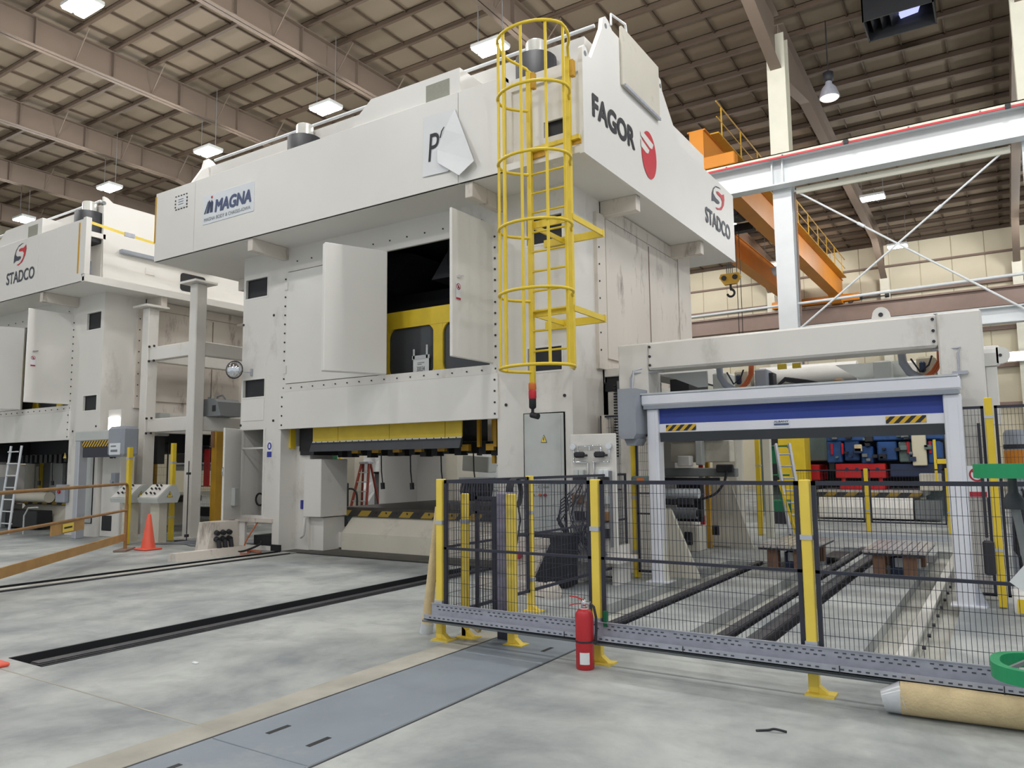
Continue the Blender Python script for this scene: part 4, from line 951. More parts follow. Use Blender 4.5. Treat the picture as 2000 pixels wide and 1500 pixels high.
for k in range(5):
    cable('floor_cable', 'loose grey cable on the floor between consoles and white tower, %s from the front' % ('first', 'second', 'third', 'fourth', 'last')[k], [(-15.2+.1*k, 9.6+.1*k, .02), (-14.6, 9.9+.12*k, .02+.012*k), (-14.0+.1*k, 9.75+.2*k, .02), (-13.4, 10.3+.1*k, .02), (-13.1, 10.9, .02)], .018, 'cable_g', group='grey floor cables')
cable('orange_cord', 'orange cord coiling on the floor at the foot of the big press', [(-12.4, 10.3, .9), (-12.42, 10.0, .5), (-12.45, 9.75, .12), (-12.0, 9.5, .015), (-11.95, 9.3, .015), (-12.4, 9.35, .015), (-12.2, 9.7, .015), (-11.86, 9.65, .02), (-12.3, 9.5, .03), (-12.1, 9.4, .03)], .014, 'cable_o')
cable('plug_cable', 'black cable looping from the plug box to the press column', [(-12.2, 9.0, .12), (-12.0, 9.3, .05), (-12.1, 9.8, .12), (-12.4, 10.1, .15)], .02, 'ink')
sp = thing('stand_rod', 'thin black rod on a flat foot beside the white tower post', 'stand', (-15.1, 10.3, 0))
MB().cyl((-15.1, 10.3, .02), (-15.1, 10.3, 1.75), .012, n=6).cyl((-15.1, 10.3, 1.45), (-15.1, 10.3, 1.5), .05, n=8).cyl((-15.1, 10.3, .1), (-15.1, 10.3, .16), .05, n=8).build('rod', 'ink', sp)
MB().box(-15.4, -14.8, 10.2, 10.4, 0, .025).build('foot', 'ink', sp)

# gate with roll housing beside the left press
gt = thing('rolling_gate', 'grey roll-up gate with motor box beside the left press', 'gate', (-17.2, 9.7, 0))
MB().bev(-18.35, -16.3, 9.5, 9.8, 2.24, 2.47, .02).build('roll_housing', 'lgrey', gt)
MB().box(-18.0, -16.4, 9.5, 9.6, 2.1, 2.24).build('gate_bar', 'haz', gt); MB().box(-18.0, -16.4, 9.52, 9.58, 1.86, 2.1).build('gate_curtain', 'fence', gt)
MB().bev(-18.3, -18.12, 9.5, 9.7, 0, 2.24, .01).build('guide_post', 'alu', gt)
mbx = MB().bev(-16.62, -16.02, 9.3, 9.7, 1.86, 2.52, .06).build('motor_box', 'grey', gt); MB().box(-16.5, -16.08, 9.293, 9.3, 1.9, 2.15).build('rating_plate', 'vinyl', mbx)
MB().box(-16.44, -16.24, 9.29, 9.294, 2.07, 2.1).box(-16.44, -16.18, 9.29, 9.294, 1.96, 2.01).build('plate_print', 'cable_g', mbx)
cb = thing('cabinet', 'pale machine enclosure behind the grey roll-up gate', 'cabinet', (-17.3, 10.3, 0))
MB().bev(-18.2, -17.42, 10.1, 10.45, 0, 2.2, .02).build('cabinet_body', 'white', cb); MB().box(-18.1, -17.7, 10.09, 10.1, .15, .5).build('vent_opening', 'dark', cb)
MB().bev(-17.6, -17.44, 9.98, 10.1, 1.2, 1.5, .01).cyl((-17.5, 9.98, 1.3), (-17.5, 9.93, 1.3), .05, n=10).build('switch', 'grey', cb)
MB().tube([(-17.8, 10.07, 2.0), (-17.7, 10.0, 1.92), (-17.6, 10.07, 1.85)], .02, 6).cyl((-17.68, 10.02, 1.98), (-17.68, 10.02, 1.84), .04, n=8).build('valve', 'navyd', cb)
tl = thing('work_light', 'glaring floodlight panel above the motor box of the left gate', 'lamp', (-17.5, 10, 2.5))
MB().box(-17.72, -17.3, 9.93, 9.96, 2.5, 2.8).build('light_panel', emit('floodlight', (255, 252, 244), 6), tl); MB().box(-17.78, -17.24, 9.96, 10.04, 2.46, 2.98).build('light_back', 'white', tl)
eb = thing('electric_box', 'grey-green electric box with a small yellow triangle between tower and left press', 'box', (-18, 11.3, 2.5))
MB().bev(-18.1, -17.7, 11.2, 11.5, 2.4, 2.98, .02).build('box_body', 'lgrey', eb); MB().box(-18.15, -17.8, 11.25, 11.45, 1.7, 2.4).build('terminal_block', 'dark', eb)
# isolator switch on the left press
isw = thing('isolator_switch', 'grey isolator switch box on the left press column', 'switch', (-19.6, 9.96, .95))
MB().bev(-19.83, -19.42, 9.86, 9.99, .78, 1.22, .02).build('switch_body', 'grey', isw); MB().cyl((-19.62, 9.86, 1.05), (-19.62, 9.82, 1.05), .05, n=12).build('switch_knob', 'signred', isw)
tri = thing('warning_label', 'yellow lightning triangle on the left press column', 'sign', (-19.6, 9.98, 1.9)); sign_warn(tri, (-19.7, 9.945, 1.86), (.17, 0, 0), (0, 0, .17))

# posts and mesh between the tower and the presses
def mesh_mb(p, q, z0, z1, sx=.03, sz=.12, r=.0016):
    p, q = Vector(p), Vector(q); L = (q-p).length; d = (q-p)/L; mb = MB(); k = 0; n_ = Vector((d.y, -d.x, 0))
    def strip(a, b):                                  # a square wire, four faces
        u = (b-a).normalized(); w = n_; t = u.cross(w); vs = []
        for c in (a, b):
            for e, f_ in ((-1,-1),(1,-1),(1,1),(-1,1)): vs.append(c+w*(e*r)+t*(f_*r))
        mb.add(vs, [(0,4,5,1),(1,5,6,2),(2,6,7,3),(3,7,4,0)])
    s_ = sx/2
    while s_ < L: strip(p+d*s_+Vector((0,0,z0)), p+d*s_+Vector((0,0,z1))); s_ += sx
    z = z0+sz/2
    while z < z1: strip(p+Vector((0,0,z)), q+Vector((0,0,z))); z += sz
    return mb
def fence_panel(name, label, p, q, z0, z1, mids=(), sx=.03, sz=.12, r=.0016, group=None, fw=.03):
    o = thing(name, label, 'fence', tuple(p)+(0,) if len(p) == 2 else p, group)
    P = Vector((p[0], p[1], 0)); Q = Vector((q[0], q[1], 0)); Z = Vector((0, 0, 1)); d = (Q-P).normalized()
    for z in (z0, z1-.03): MB().bar(P+Z*(z+.015), Q+Z*(z+.015), .025, .03).build('frame_rail', 'fence', o)
    for a in (P+d*fw/2, Q-d*fw/2): MB().bar(a+Z*z0, a+Z*z1, .025, fw, tuple(d)).build('frame_stile', 'fence', o)
    for z in mids: MB().bar(P+Z*z, Q+Z*z, .025, .022).build('frame_rail', 'fence', o)
    mesh_mb(P, Q, z0+.02, z1-.02, sx, sz, r).build('wire_mesh', 'fence', o, 'stuff')
    return o
def post(x, y, h, label, w=.07, m='pale_yellow', foot=True, bands=(.32, 1.05), group='yellow fence posts'):
    o = thing('fence_post', label, 'post', (x, y, 0), group)
    MB().bev(x-w/2, x+w/2, y-w/2, y+w/2, 0.01, h, .006).build('post_tube', m, o)
    if foot: MB().box(x-.05, x+.14, y-.09, y+.06, 0, .012).prism([(x-.02, .01), (x+.1, .01), (x-.02, .1)], 'y', y-.03, y+.03).build('post_foot', m, o)
    for z in bands:
        if z < h: MB().box(x-w/2-.006, x+w/2+.006, y-w/2-.006, y+w/2+.006, z, z+.035).build('clamp_band', 'alu', o)
    return o
post(-15.6, 10.25, 2.15, 'yellow post beside the sloping operator console', .09, 'yellow', False, (.5, 1.7))
post(-15.7, 9.3, 2.05, 'yellow post behind the left operator console, under the motor box', .09, 'yellow', False, (1.8,))
o = thing('guard_post', 'thick ochre post left of the low open door of the big press', 'post', (-16.6, 12.1, 0)); MB().bev(-16.7, -16.5, 12.0, 12.2, 0, 2.5, .01).build('post_tube', 'ochre', o); MB().box(-16.71, -16.58, 11.985, 12.0, 2.1, 2.5).build('post_patch', 'wood', o)
fence_panel('mesh_panel', 'dark wire mesh panel behind the white tower', (-19.1, 11.65), (-17.95, 11.65), .1, 2.25, (1.0,), .05, .2, .002)
o = thing('signal_screen', 'red and yellow striped screen behind the mesh by the consoles', 'screen', (-19, 12, 0))
for k, (x, w, m_) in enumerate(((-18.25, .2, 'red'), (-17.6, .28, 'yellow'))): MB().box(x, x+w, 12.9, 12.95, 1.1 if k == 0 else .3, 2.1).build('screen_panel', m_, o)
MB().box(-19.27, -19.07, 12.0, 12.05, .9, 1.5).build('screen_panel', 'yellow', o)
sg = thing('prohibition_sign', 'white sign with red ring hanging on the mesh behind the consoles', 'sign', (-18.45, 11.5, 1.0)); sign_stop(sg, (-18.55, 11.5, .85), (.22, 0, 0), (0, 0, .42))

# machinery glimpsed behind: one thing each
def machine(name, label, cat, loc, parts, group=None):
    o = thing(name, label, cat, loc, group)
    for nm, m_, b_ in parts:
        if b_[0] == 'c': MB().cyl(b_[1], b_[2], b_[3]).build(nm, m_, o)
        else: MB().bev(*b_, .015).build(nm, m_, o)
    return o
post(-18.75, 11.8, 2.3, 'ochre-shaded slim post in the mesh behind the red striped screen', .09, 'ochre', False, (), None)
fence_panel('mesh_panel', 'black mesh gate between the white tower post and the ochre post', (-19.1, 13.0), (-17.3, 13.0), .1, 2.2, (1.1,), .05, .2, .002)
machine('conveyor', 'dark roller conveyor seen through the gap left of the big press', 'conveyor', (-21.5, 16.6, 0), [
    ('conveyor_bed', 'dark', (-24.5, -19.2, 16.2, 17.4, 1.5, 2.3)), ('side_plate', 'lgrey', (-24.5, -19.2, 16.1, 16.2, 1.5, 1.66)), ('leg', 'mgrey', (-22.2, -21.9, 16.3, 16.5, 0, 1.5)),
    ('leg', 'lgrey', (-20.9, -20.3, 16.3, 16.5, 0, 1.5)), ('control_panel', 'teal', (-22.0, -21.3, 15.9, 16.1, .2, 1.25)), ('roller', 'galv', ('c', (-24.5, 16.15, 1.72), (-19.2, 16.15, 1.72), .05)), ('lower_frame', 'dark', (-24.5, -19.2, 16.0, 16.2, .0, .3))])
o = thing('window_screen', 'bright gridded screen low behind the mesh in the gap between the presses', 'screen', (-20.7, 15.5, 0))
for k in range(4): MB().box(-20.95, -20.55, 15.5, 15.53, .3+.28*k, .54+.28*k).build('screen_pane', 'vinyl', o)
machine('transfer_unit', 'pale blocky machine wall beyond the big press opening', 'machine', (-15.5, 18.8, 0), [
    ('unit_base', 'shade_white', (-16.75, -13.9, 18.5, 19.6, 0, 2.3)), ('unit_fin', 'shade_white', (-15.0, -14.4, 18.2, 18.5, 0, 2.3)),
    ('unit_post', 'ochre', (-15.76, -15.62, 18.0, 18.1, .2, 1.2)), ('unit_slot', 'dark', (-15.36, -15.08, 18.1, 18.5, .2, 1.2)), ('junction_box', 'lgrey', (-16.08, -15.78, 17.9, 18.2, .2, .82)), ('unit_post', 'ochre', (-15.04, -14.94, 18.0, 18.1, .2, 1.2))])
o = thing('grey_cabinet', 'tall grey cabinet beside the red step ladder behind the bolster', 'cabinet', (-16, 17.6, 0)); MB().bev(-16.24, -15.76, 17.4, 17.9, 0, 1.36, .015).build('cabinet_body', 'mgrey', o); MB().box(-16.26, -15.74, 17.38, 17.9, 1.36, 1.42).build('cabinet_top', 'dark', o)
sl_ = thing('step_ladder', 'red fibreglass step ladder behind the press bolster', 'ladder', (-16.25, 16.9, 0))
lc = -16.28
for sx in (-1, 1):
    MB().bar((lc+sx*.36, 16.7, 0), (lc+sx*.15, 17.05, 1.68), .075, .04).build('front_rail', 'ladder_red', sl_)
    MB().bar((lc+sx*.42, 17.33, 0), (lc+sx*.15, 17.12, 1.66), .06, .04).build('rear_rail', 'ladder_red', sl_)
for k in range(5):
    t = (k+1)/6; MB().box(lc-.35+.2*t, lc+.35-.2*t, 16.68+.35*t, 16.78+.35*t, 1.68*t-.015, 1.68*t+.015).build('step', 'alu', sl_)
MB().bev(lc-.2, lc+.2, 16.98, 17.2, 1.66, 1.74, .01).build('ladder_cap', 'galv', sl_)
cable('black_arch_hose', 'black hose arching up in front of the red step ladder', [(-16.5, 16.2, .0), (-16.42, 16.2, .7), (-16.2, 16.2, .92), (-15.9, 16.2, .92), (-15.78, 16.2, .7), (-15.8, 16.2, .0)], .03, 'ink')
o = thing('parts_container', 'green parts container with white marks beyond the big press', 'container', (-21.8, 21.2, 0)); MB().bev(-22.6, -20.9, 21, 22.2, .95, 2.3, .03).build('container_body', 'dgreen', o)
MB().box(-21.95, -21.5, 20.98, 21.0, 1.42, 1.47).box(-21.55, -21.5, 20.98, 21.0, 1.1, 1.47).build('container_mark', 'paper', o); MB().bev(-22.6, -20.9, 21, 22, 0, .93, .02).build('container_pallet', 'dark', o)
o = thing('dust_sheet', 'bright crumpled plastic sheet draped behind the red step ladder', 'sheet', (-18.9, 20, 0))
mb = MB(); rnd = random.Random(5); G = [[(-20.2+.32*i, 19.9+.35*rnd.random(), .0+.34*j) for i in range(9)] for j in range(8)]
mb.add([p for r_ in G for p in r_], [(j*9+i, j*9+i+1, (j+1)*9+i+1, (j+1)*9+i) for j in range(7) for i in range(8)]); mb.build('sheet_folds', 'paper', o)
o = thing('guard_post', 'slim yellow post behind the bolster beside the red step ladder', 'post', (-16.35, 16.4, 0)); MB().bev(-16.85, -16.77, 16.5, 16.58, 0, 1.9, .01).build('post_tube', 'yellow', o)
o = thing('beige_pillar', 'beige pillar left of the red step ladder beyond the press', 'pillar', (-17.4, 17.5, 0)); MB().bev(-17.95, -17.15, 17.5, 17.9, 0, 2.4, .02).build('pillar_body', 'shade_white', o)
o = thing('monitor', 'dark monitor on a post beyond the press opening', 'monitor', (-16.5, 16, 0)); MB().bev(-16.8, -16.1, 15.3, 15.36, 1.12, 1.34, .02).build('screen', 'navyd', o); MB().cyl((-16.5, 15.4, 0), (-16.5, 15.4, 1.15), .05).build('monitor_post', 'dark', o)
o = thing('control_cabinet', 'tall dark cabinet between the press pillar and the bolster', 'cabinet', (-12.6, 14.7, 0)); MB().bev(-15.6, -14.9, 14.6, 15.0, 0, 1.15, .02).build('cabinet_body', 'dark', o)
o = thing('wall_bracket_box', 'grey tilted box hanging beyond the right end of the press opening', 'box', (-11.6, 15.9, 1.6)); mb = MB().bev(-.42, .42, -.2, .2, -.2, .22, .02); mb.xform(Matrix.Translation((-11.6, 16.4, 1.62)) @ Matrix.Rotation(R(4), 4, 'Y')); mb.build('box_body', 'lgrey', o); MB().box(-11.65, -11.55, 16.35, 16.45, 1.8, 2.6).build('box_hanger', 'dark', o)
o = thing('crate_rack', 'bright stacked trays beyond the press at right', 'rack', (-13.8, 20.3, 0))
for k in range(5): MB().bev(-14.3, -12.4, 20.0, 20.8, .0+.39*k, .385+.39*k, .03).build('tray', 'vinyl', o)
# left press: ladder-like frame and yellow drum seen through its opening
o = thing('access_ladder', 'pale bent-tube ladder in front of the left press opening', 'ladder', (-21.0, 9.5, 0))
MB().tube([(-21.05, 9.4, 0), (-21.0, 9.45, .9), (-20.85, 9.5, 2.2)], .03, 8).tube([(-21.6, 9.4, 0), (-21.55, 9.45, .9), (-21.4, 9.5, 2.2)], .03, 8).build('side_tube', 'vinyl', o)
for k in range(7): MB().tube([(-21.55+.02*k, 9.45, .25+.3*k), (-21.03+.02*k, 9.45, .25+.3*k)], .018, 6).build('rung', 'vinyl', o)
o = thing('tube_guard', 'pale bent tube guard at the foot of the left press', 'frame', (-20.6, 9.6, 0)); MB().tube([(-20.75, 9.6, 0), (-20.75, 9.6, .45), (-20.55, 9.6, .65), (-20.1, 9.6, .67)], .022, 6).build('frame_tube', 'lgrey', o)
machine('feed_roll', 'pale feed roll in a dark frame inside the left press', 'machine', (-22.8, 10.6, 0), [('roll', 'shade_white', ('c', (-24.5, 10.6, .85), (-21.6, 10.6, .85), .14)), ('roll_frame', 'dark', (-24.3, -21.6, 10.3, 10.7, .05, .5)), ('roll_bracket', 'mgrey', (-23.6, -23.3, 10.2, 10.5, 0, 1.4))])
o = thing('drum', 'yellow drum inside the left press opening', 'drum', (-24.8, 11, 0)); MB().lathe((-24.8, 10.72, 1.1), [(.25, 0), (.27, .1), (.25, .15), (.27, .25), (.25, .36)], 18).build('drum_body', 'yellow', o); MB().cyl((-24.8, 10.72, 0), (-24.8, 10.72, 1.1), .2).build('drum_stand', 'dark', o)
machine('die_set', 'grey and white die blocks stacked in the left press', 'die', (-24, 12, .8), [('die_block', 'lgrey', (-25.6, -25.0, 11.8, 12.4, .82, 1.85)), ('die_block', 'grey', (-24.95, -24.68, 11.8, 12.4, .82, 1.7)), ('die_block', 'lgrey', (-24.1, -23.4, 11.8, 12.4, .82, 1.95)), ('guide_pin', 'yellow', (-24.58, -24.48, 11.7, 11.8, .8, 2.05)), ('die_head', 'shade_white', (-25.2, -23.6, 11.4, 12.4, 2.05, 2.3))])

# ================================================================== THE FENCE IN FRONT
FY = 5.73
post(-4.50, FY, 1.47, 'yellow corner post at the left end of the front fence, nearest the leaning foam roll')
post(-2.88, FY, 1.47, 'yellow front fence post right behind the fire extinguisher')
post(-1.22, FY, 1.47, 'yellow front fence post with pale bands right of the middle of the long fence')
post(.45, FY, 1.47, 'yellow front fence post beyond the right edge of the picture')
for a, b, l in ((-4.455, -2.925, 'front wire fence panel left of the fire extinguisher'), (-2.835, -1.265, 'front wire fence panel right of the fire extinguisher'), (-1.175, .40, 'front wire fence panel at the right edge, behind the green rings')):
    fence_panel('wire_fence', l, (a, FY), (b, FY), .2, 1.46, (.83,), .03, .12, .0016, 'front fence panels')
tg = MB()
for x in (-4.43, -1.27): tg.box(x-.012, x+.012, FY-.022, FY-.014, 1.28, 1.38)
# side run going back
post(-4.5, 7.33, 1.47, 'yellow side fence post with triangular foot behind the bare mesh', .07)
post(-5.66, 10.6, 2.36, 'tall yellow post behind the top of the wired valve board', .07, 'pale_yellow', False, (2.05,))
post(-4.45, 10.1, 2.02, 'tall yellow post below the grey motor box of the blue door', .08, 'yellow', False, (.35, 1.1, 1.32))
fence_panel('side_fence_panel', 'side wire fence panel running back from the left corner post', (-4.5, FY+.05), (-4.5, 7.29), .2, 1.46, (.83,), .03, .12, .0016, 'side fence panels')
fence_panel('side_fence_panel', 'side wire fence panel in front of the cable-hung valve board', (-4.5, 7.37), (-4.5, 9.9), .2, 1.46, (.83,), .03, .12, .0016, 'side fence panels')
fence_panel('tall_fence_panel', 'tall mesh panel between press and blue door, behind the valve board', (-5.3, 10.78), (-4.85, 10.78), .1, 2.34, (1.2,), .04, .14, .0018)
fence_panel('narrow_gate', 'narrow black mesh gate with a blue lock left of the blue door', (-4.38, 10.0), (-4.12, 10.0), .1, 2.0, (.9, 1.18), .03, .12, .0016)
lk = thing('gate_lock', 'light blue safety lock on the narrow mesh gate', 'lock', (-4.25, 9.95, 1.35)); MB().bev(-4.42, -4.14, 9.9, 9.97, 1.30, 1.42, .02).build('lock_body', 'teal', lk); MB().box(-4.33, -4.22, 9.893, 9.9, 1.34, 1.39).build('lock_label', 'amber', lk)
# loose stack of fence parts leaning inside the corner
post(-4.36, 5.92, 1.33, 'short yellow post leaning inside the fence corner, left of the wrapped board', .06, 'pale_yellow', True, (1.05,))
o = post(-3.82, 5.9, 1.33, 'short yellow post right of the wrapped board', .075, 'pale_yellow', True, ())
MB().box(-3.865, -3.775, 5.855, 5.945, .12, .26).build('grey_tape', 'grey', o)
fence_panel('loose_panel', 'loose dark mesh panel standing inside the fence corner', (-4.29, 6.0), (-3.98, 6.0), .22, 1.3, (1.15,), .03, .12, .0016)
wb = thing('wrapped_board', 'grey bubble-wrapped board standing between two short yellow posts', 'board', (-3.95, 6.02, 0)); MB().bev(-4.05, -3.86, 5.98, 6.06, .16, 1.34, .015).build('board_core', 'wrap', wb); MB().box(-4.10, -4.05, 5.99, 6.05, .16, 1.3).build('board_edge', 'fence', wb); MB().box(-4.04, -3.87, 5.98, 6.05, 0, .16).build('board_foot', 'fence', wb)

# perforated cable tray
ty = thing('cable_tray', 'long perforated grey cable tray hung along the foot of the front fence', 'tray', (-2, 5.62, .2))
TY = 5.655
MB().box(-4.56, .5, TY-.10, TY+.02, .205, .211).box(-4.56, .5, TY+.014, TY+.02, .205, .33).box(-4.56, .5, TY-.10, TY-.094, .205, .25).box(-4.56, .5, TY+.004, TY+.02, .328, .334).build('tray_body', 'galv', ty)
s_ = MB(); x = -4.5; k = 0
while x < .45:
    if (k % 11) != 10:
        s_.box(x, x+.024, TY+.0115, TY+.0145, .302, .310); s_.box(x+.02, x+.044, TY+.0115, TY+.0145, .276, .284); s_.box(x, x+.024, TY-.1015, TY-.0995, .222, .232)
    x += .052; k += 1
s_.build('tray_slots', 'slot', ty, 'stuff')
for x in (-3.1, -2.1, -1.02, -.1): MB().box(x-.003, x+.003, TY-.103, TY-.098, .2, .25).build('tray_joint', 'ink', ty)
c_ = MB()
for k in range(3): c_.tube([(-4.6, TY-.02-.025*k, .195-.006*k), (-2, TY-.02-.025*k, .19-.006*k), (.5, TY-.02-.025*k, .185-.006*k)], .011, 6)
c_.build('tray_cables', 'mgrey', ty)
for x in (-4.5, -2.88, -1.22): MB().box(x-.05, x+.05, TY+.02, FY-.03, .2, .33).build('tray_bracket', 'galv', ty)

# fire extinguisher
ex = thing('fire_extinguisher', 'red fire extinguisher standing on the floor against the fence', 'extinguisher', (-2.89, 5.5, 0)); c = (-2.885, 5.50, 0)
MB().lathe(c, [(.066, 0), (.072, .008), (.072, .40), (.066, .43), (.05, .452), (.024, .462), (.024, .47)], 28).build('cylinder', 'extred', ex)
MB().lathe(c, [(.0735, .205), (.0745, .207), (.0745, .217), (.0735, .219)], 28).build('strap', 'ink', ex)
MB().lathe(c, [(.058, .432), (.06, .436), (.03, .462), (.026, .464)], 20).build('dust_ring', 'film', ex)
MB().lathe(c, [(.02, .465), (.02, .49), (.026, .495), (.026, .515), (.014, .53)], 14).cyl((c[0]-.02, c[1], .505), (c[0]+.055, c[1], .505), .014, n=10).build('valve', 'chrome', ex)
MB().bar((c[0]+.01, c[1], .52), (c[0]-.06, c[1]-.01, .545), .022, .006).bar((c[0]-.06, c[1]-.01, .545), (c[0]-.12, c[1]-.015, .55), .022, .006).build('upper_lever', 'red', ex)
MB().bar((c[0]+.01, c[1], .50), (c[0]-.08, c[1]-.01, .49), .022, .006).bar((c[0]-.08, c[1]-.01, .49), (c[0]-.125, c[1]-.015, .475), .022, .006).build('lower_lever', 'red', ex)
MB().tube([(c[0]+.05, c[1], .505), (c[0]+.085, c[1], .48), (c[0]+.1, c[1]+.005, .4), (c[0]+.1, c[1]+.005, .3), (c[0]+.09, c[1]+.005, .2)], .011, 8).build('hose', 'ink', ex)
MB().box(c[0]+.05, c[0]+.11, c[1]-.02, c[1]+.02, .205, .222).build('hose_clip', 'ink', ex)
la = MB(); n = 8
vs = []
for k in range(n+1):
    t = R(-118+62*k/n+30-8); vs += [(c[0]+.0735*math.cos(t), c[1]+.0735*math.sin(t), .045), (c[0]+.0735*math.cos(t), c[1]+.0735*math.sin(t), .135)]
la.add(vs, [(2*k, 2*k+2, 2*k+3, 2*k+1) for k in range(n)]); la.build('label_sticker', 'paper', ex)
MB().box(-2.80, -2.77, 5.66, 5.69, .30, .42).build('tag', 'dgreen', ex)

# foam rolls and scraps
fr = thing('foam_roll', 'yellowish foam roll in clear film leaning on the left end of the fence', 'roll', (-4.78, 5.85, 0)); MB().cyl((-4.78, 5.86, .01), (-4.62, 5.84, 1.2), .055, .03, 18).build('roll_body', 'foam', fr); MB().cyl((-4.785, 5.86, .0), (-4.765, 5.858, .1), .066, .06, 14).build('film_end', 'film', fr)
fr = thing('foam_roll', 'foam roll wrapped in film lying on the floor under the cable tray at right', 'roll', (.0, 5.6, .1)); MB().cyl((-.66, 5.54, .105), (.9, 5.66, .105), .10, n=24).build('roll_body', 'foam', fr); MB().cyl((-.76, 5.535, .075), (-.64, 5.543, .105), .07, .103, 18).build('film_end', 'film', fr)
o = tag(MB().xform(Matrix()).box(-4.30, -4.19, 5.90, 5.95, .08, .18).xform(Matrix.Translation((-4.25, 5.9, .1)) @ Matrix.Rotation(R(25), 4, 'Y') @ Matrix.Translation((4.25, -5.9, -.1))).build('wood_block', 'foam'), 'small tan wood block by the foot of the leaning posts', 'block')
o['category'] = 'block'
cable('plastic_scrap', 'small black scrap of plastic on the concrete in front of the fence', [(-1.36, 4.76, .006), (-1.30, 4.80, .008), (-1.26, 4.80, .02), (-1.20, 4.83, .006)], .007, 'ink', 'scrap')
tag(MB().bev(-5.74, -5.68, 4.0, 4.03, 0, .012, .003).build('chalk_stub', 'paper'), 'tiny white chalk stub lying on the concrete floor', 'chalk')

# valve board hung with hoses
vb = thing('valve_board', 'upright white board of air valves and gauges hung with black hoses behind the fence', 'board', (-4.72, 9.3, 0))
by = 9.3
MB().bev(-5.05, -4.36, by, by+.04, .36, 2.0, .01).box(-5.0, -4.94, by+.04, by+.5, 0, .5).box(-4.47, -4.41, by+.04, by+.5, 0, .5).box(-5.1, -4.3, by-.1, by+.5, .30, .36).build('board_plate', 'white', vb)
for x in (-4.98, -4.44):
    MB().cyl((x, by, 1.83), (x, by-.05, 1.83), .042, n=16).build('gauge', 'chrome', vb); MB().cyl((x, by-.05, 1.83), (x, by-.054, 1.83), .034, n=16).build('gauge_face', 'vinyl', vb)
for x in (-4.88, -4.58): MB().bev(x-.07, x+.07, by-.09, by, 1.68, 1.76, .02).cyl((x+.07, by-.05, 1.71), (x+.12, by-.05, 1.71), .015, n=8).build('regulator', 'ink', vb)
for x in (-4.89, -4.52):
    for q in range(2): MB().bev(x-.07+.075*q, x-.0+.075*q, by-.08, by, 1.42, 1.52, .008).build('solenoid', 'vinyl' if x > -4.7 else 'lgrey', vb)
    MB().bev(x-.09, x+.09, by-.07, by, 1.36, 1.42, .01).build('valve_block', 'ink', vb)
for pts in ([(-4.9,by-.04,1.76),(-4.9,by-.04,1.83),(-4.56,by-.04,1.84),(-4.56,by-.04,1.76)], [(-4.73,by-.04,1.84),(-4.73,by-.04,1.78)], [(-4.98,by-.03,1.78),(-4.97,by-.04,1.62),(-4.76,by-.04,1.62)], [(-4.44,by-.03,1.78),(-4.44,by-.04,1.62),(-4.68,by-.04,1.62)],
            [(-4.77,by-.02,1.62),(-4.77,by-.02,.7)], [(-4.68,by-.02,1.62),(-4.69,by-.02,.7)]):
    MB().tube(pts, .012, 8).build('pipe', 'chrome', vb)
rnd = random.Random(11)
for k in range(16):
    x0_ = -5.0+.6*rnd.random(); z0_ = 1.35-.5*rnd.random(); x1_ = x0_+.3*(rnd.random()-.5)
    MB().tube([(x0_, by-.05, z0_), (x0_-.08+.1*rnd.random(), by-.13, z0_-.12), (x1_-.1, by-.15, z0_-.4), (x1_, by-.1, .5+.15*rnd.random()), (x1_+.1, by-.05, .4)], .010, 6).build('hose', 'ink' if k % 4 else 'cable_g', vb)
for k in range(5): MB().tube([(-4.98, by-.05, 1.25-.05*k), (-5.16, by-.09, 1.1-.04*k), (-5.18-.01*k, by-.1, .85), (-5.05, by-.06, .62-.02*k)], .009, 6).build('hose', 'ink', vb)
for k in range(3):
    for x in (-4.92, -4.52): MB().bev(x-.08, x+.08, by-.07, by, .62+.22*k, .74+.22*k, .01).build('manifold', ('lgrey', 'ink', 'brown')[(k+(x > -4.7)) % 3], vb)
MB().bev(-4.78, -4.62, by-.1, by, .8, 1.1, .015).build('manifold', 'wood', vb); MB().box(-4.44, -4.42, by-.06, by, .5, 1.5).build('pipe', 'cable_g', vb)
cs = thing('black_crate', 'black open crate standing beside the valve board behind the fence', 'crate', (-5.1, 8.9, 0)); MB().prism([(-5.42, .02), (-4.86, .02), (-4.84, .64), (-5.2, .64)], 'y', 8.78, 9.1).build('crate_body', 'black', cs); MB().box(-5.55, -4.82, 8.75, 9.13, .64, .68).build('crate_rim', 'black', cs)
sk = thing('white_frame', 'scuffed white welded frame lying behind the side fence', 'frame', (-5.3, 8.2, 0)); MB().prism([(-5.36, .1), (-5.12, .1), (-4.84, .62), (-5.36, .62)], 'y', 8.3, 8.36).build('side_plate', 'white_dirty', sk); MB().bar((-5.9, 8.4, .64), (-4.84, 8.3, .64), .08, .08).bar((-5.9, 8.35, .08), (-4.7, 8.15, .08), .16, .14).build('frame_bar', 'white_dirty', sk); MB().lathe((-4.7, 8.15, .0), [(.1, 0), (.12, .08), (.06, .18)], 12).build('frame_end', 'white_dirty', sk); MB().cyl((-5.25, 8.28, .46), (-5.25, 8.2, .46), .05, n=10).build('red_knob', 'signred', sk)
co = thing('cable_coil', 'coil of black cable hanging on the side fence above the wrapped board', 'cable', (-4.5, 6.9, 1.3))
for k in range(7): MB().tube([(-4.46+.01*k, 6.92+.13*math.cos(2*math.pi*j/18)*(1-.04*k), 1.30+.15*math.sin(2*math.pi*j/18)) for j in range(18)], .009, 6, True).build('loop', 'ink', co)
MB().tube([(-4.45, 7.0, 1.2), (-4.45, 7.05, 1.0), (-4.45, 7.0, .85), (-4.45, 6.97, .75)], .009, 6).build('tail', 'ink', co)
bg = thing('hanging_cables', 'dark tangle of cables hanging behind the left corner of the fence', 'cable', (-6.2, 9.6, 1.2))
